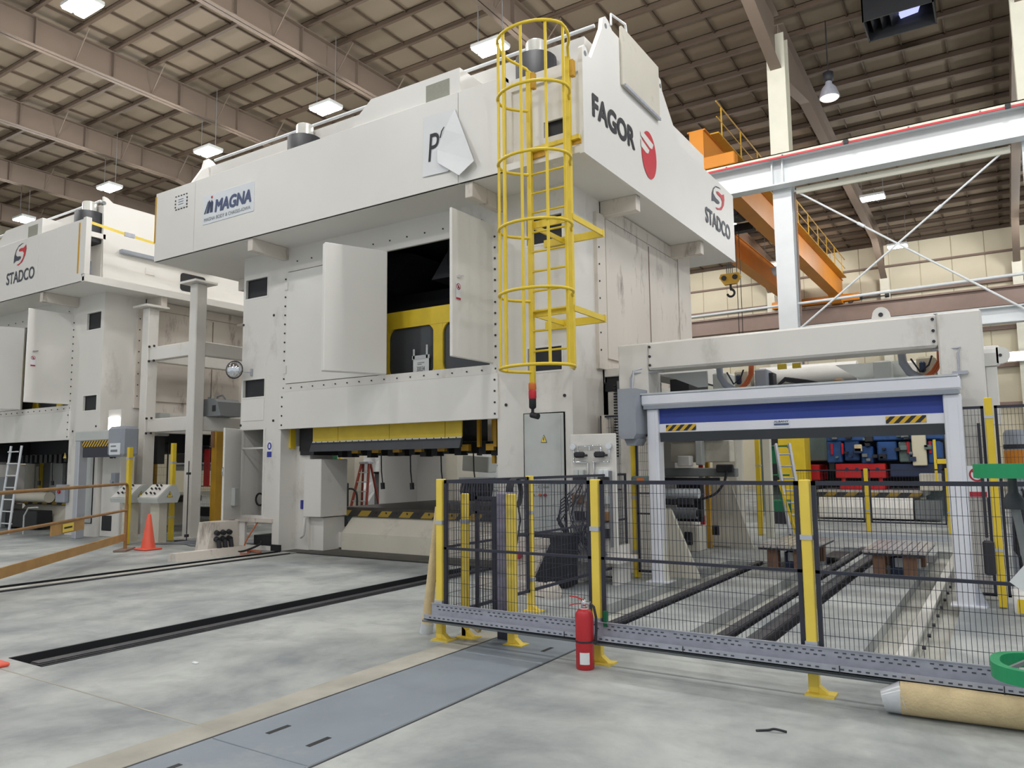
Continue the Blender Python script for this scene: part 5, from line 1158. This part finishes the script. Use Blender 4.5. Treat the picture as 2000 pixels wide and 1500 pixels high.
for k in range(12): MB().tube([(-6.95+.045*k, 9.4, 1.38), (-6.97+.05*k, 9.36, 1.2), (-6.95+.045*k, 9.4, 1.06), (-6.92+.045*k, 9.42, 1.36)], .018, 6).build('loop', 'ink', bg)
MB().box(-7.05, -6.4, 9.42, 9.46, 1.38, 1.41).build('hanger', 'mgrey', bg)

# ================================================================== GANTRY AND BLUE ROLL DOOR
ga = thing('transfer_gantry', 'white steel gantry on four legs right of the big press', 'gantry', (-2.5, 12.8, 0))
gy0, gy1 = 10.4, 14.9
for x0_, x1_ in ((-4.80, -4.33), (-.60, -.14)):
    MB().bev(x0_, x1_, gy0, gy0+.5, 0, 3.36, .02).build('leg', 'white', ga)
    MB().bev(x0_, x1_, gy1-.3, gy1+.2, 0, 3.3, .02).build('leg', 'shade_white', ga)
MB().bev(-4.33, -.60, gy0+.0, gy0+.45, 2.95, 3.36, .03).build('front_beam', 'white', ga)
MB().bev(-4.33, -.60, gy1-.25, gy1+.2, 2.9, 3.3, .03).build('rear_beam', 'white', ga)
for x in (-4.56, -.37): MB().bev(x-.2, x+.2, gy0+.5, gy1-.3, 2.93, 3.3, .02).build('side_beam', 'white', ga)
MB().prism([(-4.33, 0), (-3.66, 0), (-4.06, .95), (-4.33, .95)], 'y', gy0+.02, gy0+.08).build('foot_gusset', 'shade_white', ga)
MB().prism([(-4.48, 0), (-4.05, 0), (-4.45, 1.25), (-4.48, 1.25)], 'y', gy1-.38, gy1-.31).build('foot_gusset', 'shade_white', ga)
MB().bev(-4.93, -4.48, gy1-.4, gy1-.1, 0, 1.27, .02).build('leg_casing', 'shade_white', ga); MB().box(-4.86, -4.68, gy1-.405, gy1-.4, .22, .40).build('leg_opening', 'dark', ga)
for x, y in ((-1.22, gy0+.2), (-.37, gy1-.2)):
    MB().prism([(x-.12, 3.35)]+[(x+.10*math.cos(R(a)), 3.44+.10*math.sin(R(a))) for a in range(0, 181, 20)][::-1][::1]+[(x+.12, 3.35)], 'y', y-.04, y+.04).build('lifting_lug', 'white_clean', ga)
    MB().cyl((x, y-.05, 3.44), (x, y+.05, 3.44), .028, n=10).build('lug_hole', 'steel', ga)
MB().prism([(gy0+.2, 2.7), (gy0+.35, 2.7)]+[(gy0+.27+.1*math.cos(R(a)), 2.85+.1*math.sin(R(a))) for a in range(0, 181, 30)], 'x', -.14, -.02).build('lifting_lug', 'white_clean', ga)
lu = MB().cyl((.02, gy0+.2, 2.82), (.02, gy0+.28, 2.82), .10, n=18).bev(-.14, .02, gy0+.2, gy0+.28, 2.70, 2.94, .02).bev(-.14, -.02, gy0+.22, gy0+.30, 2.0, 2.7, .01); lu.build('lifting_lug', 'white_clean', ga); MB().cyl((.02, gy0+.19, 2.82), (.02, gy0+.29, 2.82), .018, n=10).build('lug_hole', 'steel', ga)
b = MB()
for x in (-4.29, -.64):
    for z in (3.02, 3.15, 3.29): b.cyl((x, gy0-.005, z), (x, gy0-.02, z), .02, n=6)
b.build('beam_bolts', 'ink', ga, 'stuff')
for x in (-4.56, -.37):
    MB().tube([(x+.42 if x < -2 else x-.3, gy0+.1, 2.93), (x, gy0-.03, 2.92), (x-.03, gy0-.03, 2.85), (x-.03, gy0-.03, 2.45)], .012, 6).box(x-.1, x+.06, gy0-.05, gy0-.01, 2.6, 2.64).build('air_pipe', 'galv', ga)
# transfer drives below the gantry beams
for x, hx0, cx0 in ((-3.35, -3.02, -3.44), (-1.15, -.66, -1.05)):
    MB().bev(x-.28, x-.06, 11.2, 13.9, 2.62, 2.93, .02).build('drive_beam', 'lgrey', ga)
    MB().bev(hx0-.24, hx0-.02, 11.05, 11.35, 2.60, 2.93, .03).build('gear_box', 'wallp', ga)
    MB().bev(hx0+.04, hx0+.22, 11.1, 11.4, 2.45, 2.93, .02).build('drive_bracket', 'grey', ga)
    MB().cyl((hx0-.12, 11.05, 2.56), (hx0-.12, 11.3, 2.56), .11, n=14).build('drive_motor', 'ink', ga)
    MB().bev(hx0-.2, hx0-.13, 10.98, 11.06, 2.72, 2.86, .02).build('servo_plug', 'navyd', ga)
    for q in range(3): MB().tube([(hx0+.02+.025*q, 10.95, 2.98), (hx0+.015+.025*q, 10.93, 2.84), (hx0-.06+.03*q, 10.93, 2.72), (hx0-.2+.04*q, 10.95, 2.62)], .014, 6).build('orange_hose', 'cable_o', ga)
    MB().tube([(cx0, 10.95, 2.98), (cx0+.01, 10.94, 2.85), (cx0+.08, 10.94, 2.72), (cx0+.22, 10.96, 2.62)], .05, 8).build('grey_conduit', 'grey', ga)
    MB().tube([(cx0+.1, 10.98, 2.9), (cx0+.2, 10.95, 2.72), (cx0+.3, 10.95, 2.8), (cx0+.34, 10.98, 2.92)], .012, 6).build('thin_cable', 'ink', ga)
MB().prism([(-4.28, 2.93), (-3.6, 2.93), (-3.6, 2.70), (-3.75, 2.70)], 'y', 10.86, 10.9).build('beam_plate', 'lgrey', ga)
MB().prism([(-1.95, 2.95), (-1.1, 2.95), (-1.0, 2.5), (-1.35, 2.5)], 'y', 11.5, 11.6).build('beam_plate', 'lgrey', ga)
MB().bar((-3.55, 11.0, 2.68), (-2.9, 11.6, 2.58), .03, .03).bar((-4.25, 11.9, 2.86), (-3.5, 12.6, 2.66), .06, .09).build('diagonal_strut', 'cream_col', ga)
MB().cyl((-3.2, 12.3, 2.93), (-1.78, 12.3, 2.93), .16, n=20).build('air_tank', 'white_clean', ga); MB().cyl((-1.78, 12.3, 2.93), (-1.68, 12.3, 2.93), .03, n=8).build('tank_port', 'chrome', ga)
MB().box(-2.95, -1.5, 12.0, 12.3, 2.58, 2.70).build('energy_chain', 'ink', ga)
for q in range(4): MB().tube([(-2.75, 11.3, 2.66), (-2.6, 11.3, 2.80-.015*q), (-2.3, 11.3, 2.74-.02*q), (-1.9, 11.4, 2.64-.012*q), (-1.5, 11.5, 2.62), (-1.2, 11.6, 2.68)], .014, 6).build('cable_loop', 'ink', ga)
MB().bev(-2.86, -2.74, 11.2, 11.4, 2.45, 2.88, .01).build('cable_guide', 'ink', ga); MB().box(-2.6, -2.48, 10.88, 10.92, 2.88, 2.95).box(-2.40, -2.29, 10.88, 10.92, 2.88, 2.95).build('yellow_tag', 'yellow', ga)
MB().bev(-1.95, -1.83, 11.3, 11.45, 2.5, 2.74, .02).build('bracket_lamp', 'brown', ga)
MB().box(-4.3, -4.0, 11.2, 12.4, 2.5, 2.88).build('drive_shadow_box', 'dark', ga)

rd = thing('roll_door', 'blue roll-up machine door with white header below the gantry beam', 'door', (-2.3, 9.95, 0))
MB().bev(-4.20, -.38, 9.80, 10.15, 2.385, 2.54, .02).build('header_box', 'aluwhite', rd)
MB().box(-4.2, -.39, 9.79, 10.16, 2.532, 2.556).build('header_film', 'film', rd)
MB().box(-4.17, -.40, 9.82, 10.12, 2.335, 2.39).build('header_trim', 'grey', rd)
MB().box(-4.02, -.52, 9.93, 9.95, 2.12, 2.36).build('blue_curtain', 'blue', rd)
MB().bev(-4.02, -.52, 9.91, 9.97, 2.01, 2.13, .006).build('bottom_bar', 'aluwhite', rd)
MB().prism([(9.92, 2.012), (9.97, 2.012), (9.96, 1.89), (9.94, 1.885)], 'x', -4.01, -.53).build('rubber_skirt', 'charcoal', rd)
for a in (-3.88, -1.16): MB().box(a, a+.42, 9.902, 9.909, 2.03, 2.112).build('hazard_sticker', 'haz', rd)
lb = MB().box(-2.45, -2.25, 9.902, 9.909, 2.03, 2.11).build('maker_label', 'vinyl', rd)
text('label_text', 'ALBANY', 'navy', rd, (-2.44, 9.90, 2.09), (.18, 0, 0), (0, 0, .025), .02); MB().box(-2.44, -2.26, 9.898, 9.902, 2.055, 2.078).build('label_line', 'navy', rd)
for a, b_ in ((-4.14, -3.98), (-.56, -.38)):
    MB().bev(a, b_, 9.86, 10.06, 0, 2.335, .012).box(a+.04, b_-.04, 9.85, 9.87, 0, 2.28).box(a-.06, b_+.1, 9.82, 10.1, 0, .015).build('guide_post', 'aluwhite', rd)
MB().prism([(-.38, .0), (-.26, 0), (-.38, .3)], 'y', 9.9, 10.0).build('post_gusset', 'alu', rd)
MB().prism([(-3.98, .0), (-3.92, 0), (-3.98, .55)], 'y', 9.93, 9.99).build('post_gusset', 'cream_col', rd)
MB().prism([(-4.46, 2.62), (-4.2, 2.62), (-4.2, 2.0), (-4.24, 1.93), (-4.42, 1.93), (-4.46, 2.0)], 'y', 9.62, 10.05).build('motor_box', 'grey', rd)
MB().prism([(-4.42, 1.93), (-4.2, 1.93), (-4.26, 1.84), (-4.38, 1.84)], 'y', 9.72, 10.0).build('motor_base', 'grey', rd)
MB().tube([(-4.36, 9.9, 2.62), (-4.36, 9.95, 2.9), (-4.3, 10.1, 2.94)], .014, 6).build('motor_conduit', 'galv', rd)
MB().box(-.25, -.22, 9.9, 9.93, .75, 2.0).bev(-.28, -.17, 9.86, 9.93, .35, .72, .02).build('limit_switch', 'ink', rd)

# fence to the right of the gantry
post(-.13, 9.95, 2.28, 'tall yellow post right of the blue door with a red-ring sign beside it', .075, 'yellow', False, (.6, 2.05))
fence_panel('mesh_panel', 'narrow black mesh panel right of the blue door post', (-.46, 10.1), (-.18, 10.1), .1, 2.2, (.12,), .035, .12, .0018)
fence_panel('mesh_panel', 'black mesh panel at the right edge beyond the tall yellow post', (-.08, 10.1), (1.6, 10.1), .1, 2.2, (1.5,), .035, .12, .0018)
sg = thing('prohibition_sign', 'white sign with a red ring and red text band beside the tall yellow post', 'sign', (-.3, 10.0, 1.4)); sign_stop(sg, (-.375, 9.93, 1.18), (.18, 0, 0), (0, 0, .35), ('NO', ''))
# light-blue barrels and bright racks at the right edge
o = thing('barrel', 'blue-grey barrel with an orange band behind the mesh at the right edge', 'barrel', (.15, 12.5, 0)); MB().lathe((.18, 12.6, 0), [(.2, 0), (.2, 1.95), (.17, 2.0)], 20).build('barrel_body', 'grey', o); MB().lathe((.18, 12.6, 1.5), [(.205, 0), (.205, .22)], 20).build('orange_band', 'orange', o); MB().lathe((.18, 12.6, 1.74), [(.206, 0), (.206, .06)], 20).build('dark_band', 'ink', o)
o = thing('cable_rack', 'dark tangle of cables on the mesh at the right edge', 'cable', (.1, 10.2, .5)); rnd = random.Random(4)
for k in range(14): MB().tube([(-.02+.3*rnd.random(), 10.2, 1.3-.3*rnd.random()), (.02+.2*rnd.random(), 10.17, 1.0), (.0+.3*rnd.random(), 10.2, .6), (.05+.2*rnd.random(), 10.18, .35)], .014, 6).build('loop', 'ink', o)
o = thing('pallet_stack', 'bright wrapped pallets behind the mesh at the right edge', 'pallet', (1.2, 15, 0))
for k in range(4): MB().bev(.5, 2.2, 14.5, 15.6, .12+.5*k, .55+.5*k, .03).build('wrapped_load', 'vinyl', o)
MB().box(.5, 2.2, 14.5, 15.6, 0, .12).build('pallet_base', 'wood', o)
o = thing('bucket', 'small white bucket with yellow side on the floor at the right edge', 'bucket', (.0, 9.75, 0)); MB().lathe((.06, 9.7, 0), [(.09, 0), (.11, .24), (.1, .24)], 16).build('bucket_body', 'white_clean', o); MB().box(.0, .12, 9.585, 9.6, .02, .16).build('bucket_label', 'yellow', o)

# green ringed stand in the foreground
gs = thing('ring_stand', 'grey pole stand with two bright green rounded hoops at the right edge', 'stand', (.05, 4.9, 0))
def hoop_band(cx, cy, z, w, d, h):
    out = []
    for k in range(40):
        t = 2*math.pi*k/40; r_ = (abs(math.cos(t))**2.6+abs(math.sin(t))**2.6)**(-1/2.6); out.append((cx+w*r_*math.cos(t), cy+d*r_*math.sin(t)))
    inn = [(cx+(p[0]-cx)*.86, cy+(p[1]-cy)*.86) for p in out]; n = 40
    vs = [(x, y, z) for x, y in out]+[(x, y, z+h) for x, y in out]+[(x, y, z) for x, y in inn]+[(x, y, z+h) for x, y in inn]
    fs = []
    for k in range(n):
        j = (k+1) % n; fs += [(k, j, n+j, n+k), (2*n+j, 2*n+k, 3*n+k, 3*n+j), (n+k, n+j, 3*n+j, 3*n+k), (k, 2*n+k, 2*n+j, j)]
    return MB().add(vs, fs)
hoop_band(.14, 4.95, 1.50, .30, .22, .075).build('upper_hoop', 'green', gs)
hoop_band(.17, 4.78, .50, .31, .26, .075).build('lower_hoop', 'green', gs)
MB().box(.0, .34, 4.8, 5.12, 1.55, 1.56).build('upper_shelf', 'dgreen', gs)
MB().tube([(.02, 5.0, 1.38), (.11, 5.0, .6), (.2, 5.0, .42), (.6, 5.0, .3), (.65, 5.0, .02)], .022, 10).build('pole', 'mgrey', gs)
MB().lathe((.02, 5.0, 1.33), [(.05, 0), (.05, .05), (.025, .09), (.02, .17)], 12).build('pole_collar', 'charcoal', gs)
MB().lathe((.65, 5.0, 0), [(.2, 0), (.2, .02), (.03, .04)], 20).build('pole_base', 'charcoal', gs)
for a in range(3): MB().bar((.04, 5.0, .54), (.17+.25*math.cos(R(120*a+80)), 4.78+.2*math.sin(R(120*a+80)), .54), .015, .02).build('spoke', 'mgrey', gs)
mb = MB().box(-.055, .055, -.002, .002, -.075, .075); mb.xform(Matrix.Translation((.06, 4.96, .97)) @ Matrix.Rotation(R(38), 4, 'Y')); mb.build('card', 'paper', gs)

# ================================================================== INSIDE THE BAY
def ttable(x0_, x1_, ya, yb, z, label):
    o = thing('slotted_table', label, 'table', ((x0_+x1_)/2, ya, 0), 'slotted steel tables')
    n = 8; w = (x1_-x0_)/n
    for k in range(n): MB().bev(x0_+w*k+.008, x0_+w*(k+1)-.008, ya, yb, z, z+.035, .003).build('plate_strip', 'tplate', o)
    MB().box(x0_+.02, x1_-.02, ya+.01, yb-.01, z-.03, z+.01).build('plate_base', 'steel', o)
    for x in (x0_+.12, x1_-.3):
        for y in (ya+.1, yb-.25): MB().bev(x, x+.16, y, y+.16, 0, z-.03, .008).build('timber_block', 'wood', o)
    MB().bev(x0_+.32, x1_-.34, ya+.3, yb-.3, .0, z-.08, .01).build('lift_unit', 'navyd', o)
    for k in range(2): MB().box(x0_+.38+.2*k, x0_+.50+.2*k, ya+.29, ya+.3, .12, .25).build('unit_label', 'paper', o)
ttable(-1.78, -.98, 11.7, 13.4, .33, 'slotted steel table on timber blocks, right one inside the fence')
ttable(-3.22, -2.42, 11.7, 13.4, .33, 'slotted steel table on timber blocks, left one behind the banded fence post')
for x, y in ((-2.55, 14.2), (-1.55, 14.2), (-1.2, 14.2)): MB().box(x-.14, x+.14, y-.5, y+.5, .0, .008).build('floor_hatch', 'steel', FLOOR)
MB().box(-4.3, 1.0, 17.4, 18.5, 0, .004).build('floor_walkway', 'plate', FLOOR)

# fence and press at the far side
for x, l in ((-4.35, 'yellow post of the far fence left of the yellow column foot'), (-2.72, 'yellow post of the far fence before the red die'), (-1.10, 'yellow post of the far fence beside the blue door post')):
    post(x, 19.1, 1.42, l, .08, 'yellow', False, (.45,), 'yellow posts of the far fence')
fence_panel('far_fence_panel', 'far wire fence panel in front of the red die', (-2.66, 19.1), (-1.16, 19.1), .2, 1.4, (), .06, .2, .002, 'far fence panels')
fence_panel('far_fence_panel', 'far wire fence panel behind the left slotted table', (-4.29, 19.1), (-2.78, 19.1), .2, 1.4, (), .06, .2, .002, 'far fence panels')
B = thing('press_bolster', 'white bolster of the far press with hazard edge, below the red die', 'machine', (-3, 23.8, 0), 'press bolsters')
MB().bev(-4.55, -1.9, 22.9, 25.2, .62, .80, .01).build('bolster_top', 'tplate', B); MB().box(-4.55, -1.9, 22.885, 22.9, .62, .74).build('edge_stripe', 'hazbed', B)
MB().prism([(22.75, .05), (22.75, .34), (22.9, .6), (23.2, .6), (23.2, .05)], 'x', -4.5, -2.15).build('bolster_skirt', 'white_clean', B); MB().box(-4.5, -2.0, 23.2, 25, .05, .62).build('bolster_body', 'shade_white', B)
MB().bev(-2.1, -1.5, 22.7, 23.3, .05, .55, .02).build('bolster_drive', 'mgrey', B); MB().bev(-1.95, -1.45, 22.7, 23.0, .8, 1.25, .02).build('terminal_box', 'shade_white', B)
D2 = thing('lower_die', 'red lower die with four round holes on the far press bolster', 'die', (-3.4, 23.4, .8))
MB().bev(-4.08, -2.8, 23.2, 24.4, 1.12, 1.52, .02).build('die_plate', 'red', D2); MB().bev(-4.0, -2.85, 23.25, 24.4, .81, .95, .01).build('die_shoe', 'red', D2)
for x in (-3.9, -2.95): MB().cyl((x, 23.35, .94), (x, 23.35, 1.13), .06, n=10).build('die_post', 'red', D2)
for k in range(4): MB().cyl((-3.78+.26*k, 23.205, 1.36), (-3.78+.26*k, 23.19, 1.36), .05, n=12).build('die_hole', 'navyd', D2)
D3 = thing('lower_die', 'red die corner behind the far yellow column foot', 'die', (-5.2, 23.6, .8)); MB().bev(-5.5, -4.55, 23.4, 24.6, 1.05, 1.5, .02).build('die_plate', 'red', D3); MB().bev(-5.4, -4.6, 23.4, 24.6, .8, 1.05, .02).build('die_shoe', 'dark', D3)
U = thing('upper_die', 'blue upper die assembly hanging in the far press above the red die', 'die', (-3.2, 23.6, 1.6))
MB().bev(-4.3, -1.4, 23.3, 24.5, 2.15, 3.0, .03).build('die_shoe', 'dieblue', U)
rnd = random.Random(8)
for k, (a, b_, c, d, m_) in enumerate(((-4.3,-3.9,1.55,2.15,'dieblue'),(-3.85,-3.45,1.6,2.2,'dieblue'),(-3.4,-3.1,1.52,2.0,'dieblue'),(-3.0,-2.5,1.6,2.12,'dieblue'),(-2.45,-2.15,1.55,2.1,'teal'),(-1.75,-1.45,1.5,2.1,'dieblue'),(-4.28,-4.1,1.3,1.6,'dark'),(-2.7,-1.5,1.15,1.5,'navyd'))):
    MB().bev(a, b_, 23.25+.1*rnd.random(), 24.3, c, d, .03).build('die_block', m_, U)
for x in (-4.18, -3.9, -2.25, -1.72): MB().bev(x, x+.06, 23.2, 23.26, 1.78, 2.1, .01).build('red_spring', 'lens_red', U)
MB().bev(-2.12, -1.78, 23.15, 23.5, 1.45, 2.6, .02).build('cylinder_cover', 'wallp', U); MB().bev(-3.55, -3.35, 23.1, 23.2, 1.85, 2.05, .02).build('brass_fitting', 'foam', U)
for k in range(26):
    a = -4.3+2.75*rnd.random(); c = 1.5+.75*rnd.random(); s_ = .05+.1*rnd.random()
    MB().bev(a, a+s_*1.4, 23.1, 23.3, c, c+s_, .008).build('die_fitting', ('ink', 'dark', 'teal', 'navyd', 'mgrey')[k % 5], U)
F = thing('far_press', 'grey-green press frame behind the blue and red dies', 'press', (-3, 25.5, 0))
MB().box(-6.8, -.5, 25.3, 26.2, 0, 4.2).build('press_frame', 'teal', F); MB().box(-6.6, -.8, 25.1, 25.35, .8, 3.0).build('press_throat', 'dark', F); MB().bev(-5.4, -4.4, 24.0, 25.0, 1.6, 2.7, .03).build('press_block', 'teal', F)
o = thing('yellow_bracket', 'yellow T-shaped bracket left of the white door post, far bay', 'bracket', (-1.3, 22, 0)); MB().box(-1.50, -1.44, 21.5, 21.56, 1.0, 2.1).bev(-1.46, -1.2, 21.5, 21.56, 1.5, 1.62, .01).build('bracket_arm', 'yellow', o); MB().box(-1.25, -.9, 21.6, 21.9, 0, 2.1).build('bracket_cabinet', 'mgrey', o)
# beige machine to the left inside the bay, in front of the rear press column
G2 = machine('feeder_machine', 'beige feeder machine behind the left post of the blue door', 'machine', (-4.8, 13.6, 0), [
    ('upper_block', 'shade_white', (-5.34, -4.2, 13.8, 14.08, 1.6, 2.0)), ('upper_cap', 'shade_white', (-5.34, -4.3, 13.7, 14.0, 2.02, 2.4)), ('cross_beam', 'mgrey', (-5.34, -4.03, 13.5, 13.7, 1.34, 1.5)), ('beam_rail', 'dark', (-5.34, -4.3, 13.45, 13.5, 1.26, 1.33)),
    ('white_box', 'white_clean', (-5.06, -4.82, 13.4, 13.6, 1.53, 1.72)), ('side_column', 'lgrey', (-4.78, -4.66, 13.6, 13.78, 1.55, 2.3)),
    ('base', 'shade_white', (-5.32, -4.75, 13.5, 14.0, 0, .45)), ('base_slot', 'dark', (-5.0, -4.85, 13.48, 13.5, .12, .35)), ('motor', 'mgrey', ('c', (-5.3, 13.3, .70), (-4.68, 13.3, .70), .10)), ('motor_cap', 'dark', ('c', (-4.68, 13.3, .70), (-4.58, 13.3, .70), .06)),
    ('roll', 'vinyl', ('c', (-5.35, 13.55, 1.04), (-4.72, 13.55, 1.04), .09)), ('conveyor_side', 'steel', (-5.35, -4.76, 13.3, 13.38, .84, .95)), ('back_plate', 'dark', (-5.3, -4.8, 13.95, 14.05, .5, 1.3)), ('cable_head', 'ink', (-4.35, -4.05, 13.42, 13.5, 1.42, 1.56))])
o = thing('striped_post', 'red and white striped post beside an ochre post, inside the bay', 'post', (-4.88, 14.2, 0))
for k in range(6): MB().box(-4.92, -4.85, 14.15, 14.22, .3*k+.0, .3*k+.3).build('post_band', 'lens_red' if k % 2 else 'paper', o)
MB().bev(-4.82, -4.74, 14.2, 14.28, 0, 1.85, .01).build('post_tube', 'ochre', o)
cable('black_hose', 'black hose sagging across the beige leg casing inside the bay', [(-4.15, 13.4, 1.44), (-4.2, 13.38, 1.25), (-4.35, 13.36, 1.05), (-4.6, 13.34, .95), (-4.8, 13.4, .92)], .022, 'ink')
for x, l in ((-4.62, 'yellow post with dark backing left of the aluminium ladder'), ):
    post(x, 17.2, 2.1, l, .1, 'yellow', False, (1.5,), None); 
o = thing('door_post', 'beige steel post in front of the aluminium ladder', 'post', (-4.25, 16.7, 0)); MB().bev(-4.36, -4.2, 16.6, 16.75, 0, 2.3, .01).build('post_tube', 'cream_col', o)
al = thing('extension_ladder', 'aluminium extension ladder leaning beside the beige post', 'ladder', (-4.0, 17.5, 0))
for dx in (0, .3): MB().bar((-4.05+dx, 17.4, .02), (-4.42+dx, 18.0, 2.0), .05, .1).build('ladder_rail', 'galv', al)
for k in range(7):
    t = (k+.6)/7.5; MB().cyl((-4.05-.37*t, 17.4+.6*t, 2*t), (-3.75-.37*t, 17.4+.6*t, 2*t), .022, n=8).build('ladder_rung', 'alu', al)
MB().bar((-4.2, 17.2, 1.2), (-3.88, 17.25, .0), .05, .05).build('yellow_stay', 'yellow', al)
sc_ = thing('scissor_lift', 'small green railed work platform beside the yellow column foot', 'lift', (-4.9, 20.6, 0))
MB().tube([(-5.3, 20.5, 1.2), (-5.3, 20.5, 2.0), (-4.75, 20.5, 2.0), (-4.68, 20.5, 1.9), (-4.62, 20.5, 1.2)], .03, 6).tube([(-5.3, 20.5, 1.25), (-4.62, 20.5, 1.25)], .025, 6).tube([(-5.0, 20.5, 1.2), (-5.0, 20.5, 2.0)], .025, 6).build('railing', 'dgreen', sc_)
MB().box(-5.35, -5.02, 20.52, 20.55, 1.55, 2.0).build('panel', 'dgreen', sc_); MB().bev(-5.3, -4.6, 20.5, 21.2, .3, .6, .02).box(-5.0, -4.92, 20.6, 20.7, .6, 1.2).build('base_unit', 'dgreen', sc_); MB().box(-5.2, -4.7, 20.5, 21, 0, .3).build('undercarriage', 'ink', sc_)

# big press side machinery between column and gantry
sm = thing('press_side_drive', 'black and beige drive assembly between the big press and the gantry leg', 'machine', (-4.9, 11.9, 0))
MB().prism([(11.1, 3.0), (12.6, 3.0), (12.6, 2.45), (12.2, 2.2), (11.6, 2.75), (11.1, 2.75)], 'x', -5.36, -5.0).build('drive_casing', 'black', sm)
MB().bev(-5.35, -5.1, 11.05, 12.9, 2.98, 3.12, .01).build('drive_beam', 'white', sm)
MB().tube([(-5.2, 11.5, 1.9), (-5.2, 11.6, 2.15), (-5.2, 12.0, 2.25), (-5.2, 12.6, 2.2)], .12, 10).tube([(-5.2, 11.5, 1.9), (-5.2, 11.5, 1.4)], .13, 10).build('energy_duct', 'black', sm)
MB().bev(-5.33, -5.2, 11.12, 11.3, 0, 2.75, .01).build('drive_column', 'white', sm); MB().bev(-5.33, -5.15, 11.7, 12.3, 0, 1.8, .02).build('drive_box', 'shade_white', sm); MB().box(-5.3, -5.14, 11.5, 12.3, 2.3, 2.6).build('drive_window', 'dark', sm)
ch = MB()
for k in range(26): ch.box(-5.2, -5.15, 11.06, 11.10, 1.7+.045*k, 1.725+.045*k)
ch.build('drive_chain', 'ink', sm, 'stuff'); MB().cyl((-5.1, 11.06, 2.55), (-5.1, 11.06, 2.9), .035, n=8).build('conduit', 'cable_g', sm)
MB().cyl((-5.05, 12.2, 2.85), (-4.95, 12.2, 2.85), .12, n=16).build('pulley', 'white_clean', sm)
MB().cyl((-5.25, 10.85, 0), (-5.25, 10.85, 2.35), .09, n=12).build('air_cylinder', 'white_dirty', sm)

# tidy: recalc normals, drop helper-only empties
import bmesh as _b
_done = set()
for o in list(bpy.data.objects):
    if o.type == 'MESH' and o.data.name not in _done and len(o.data.polygons) < 60000:
        _done.add(o.data.name); bm = _b.new(); bm.from_mesh(o.data); _b.ops.recalc_face_normals(bm, faces=bm.faces); bm.to_mesh(o.data); bm.free()
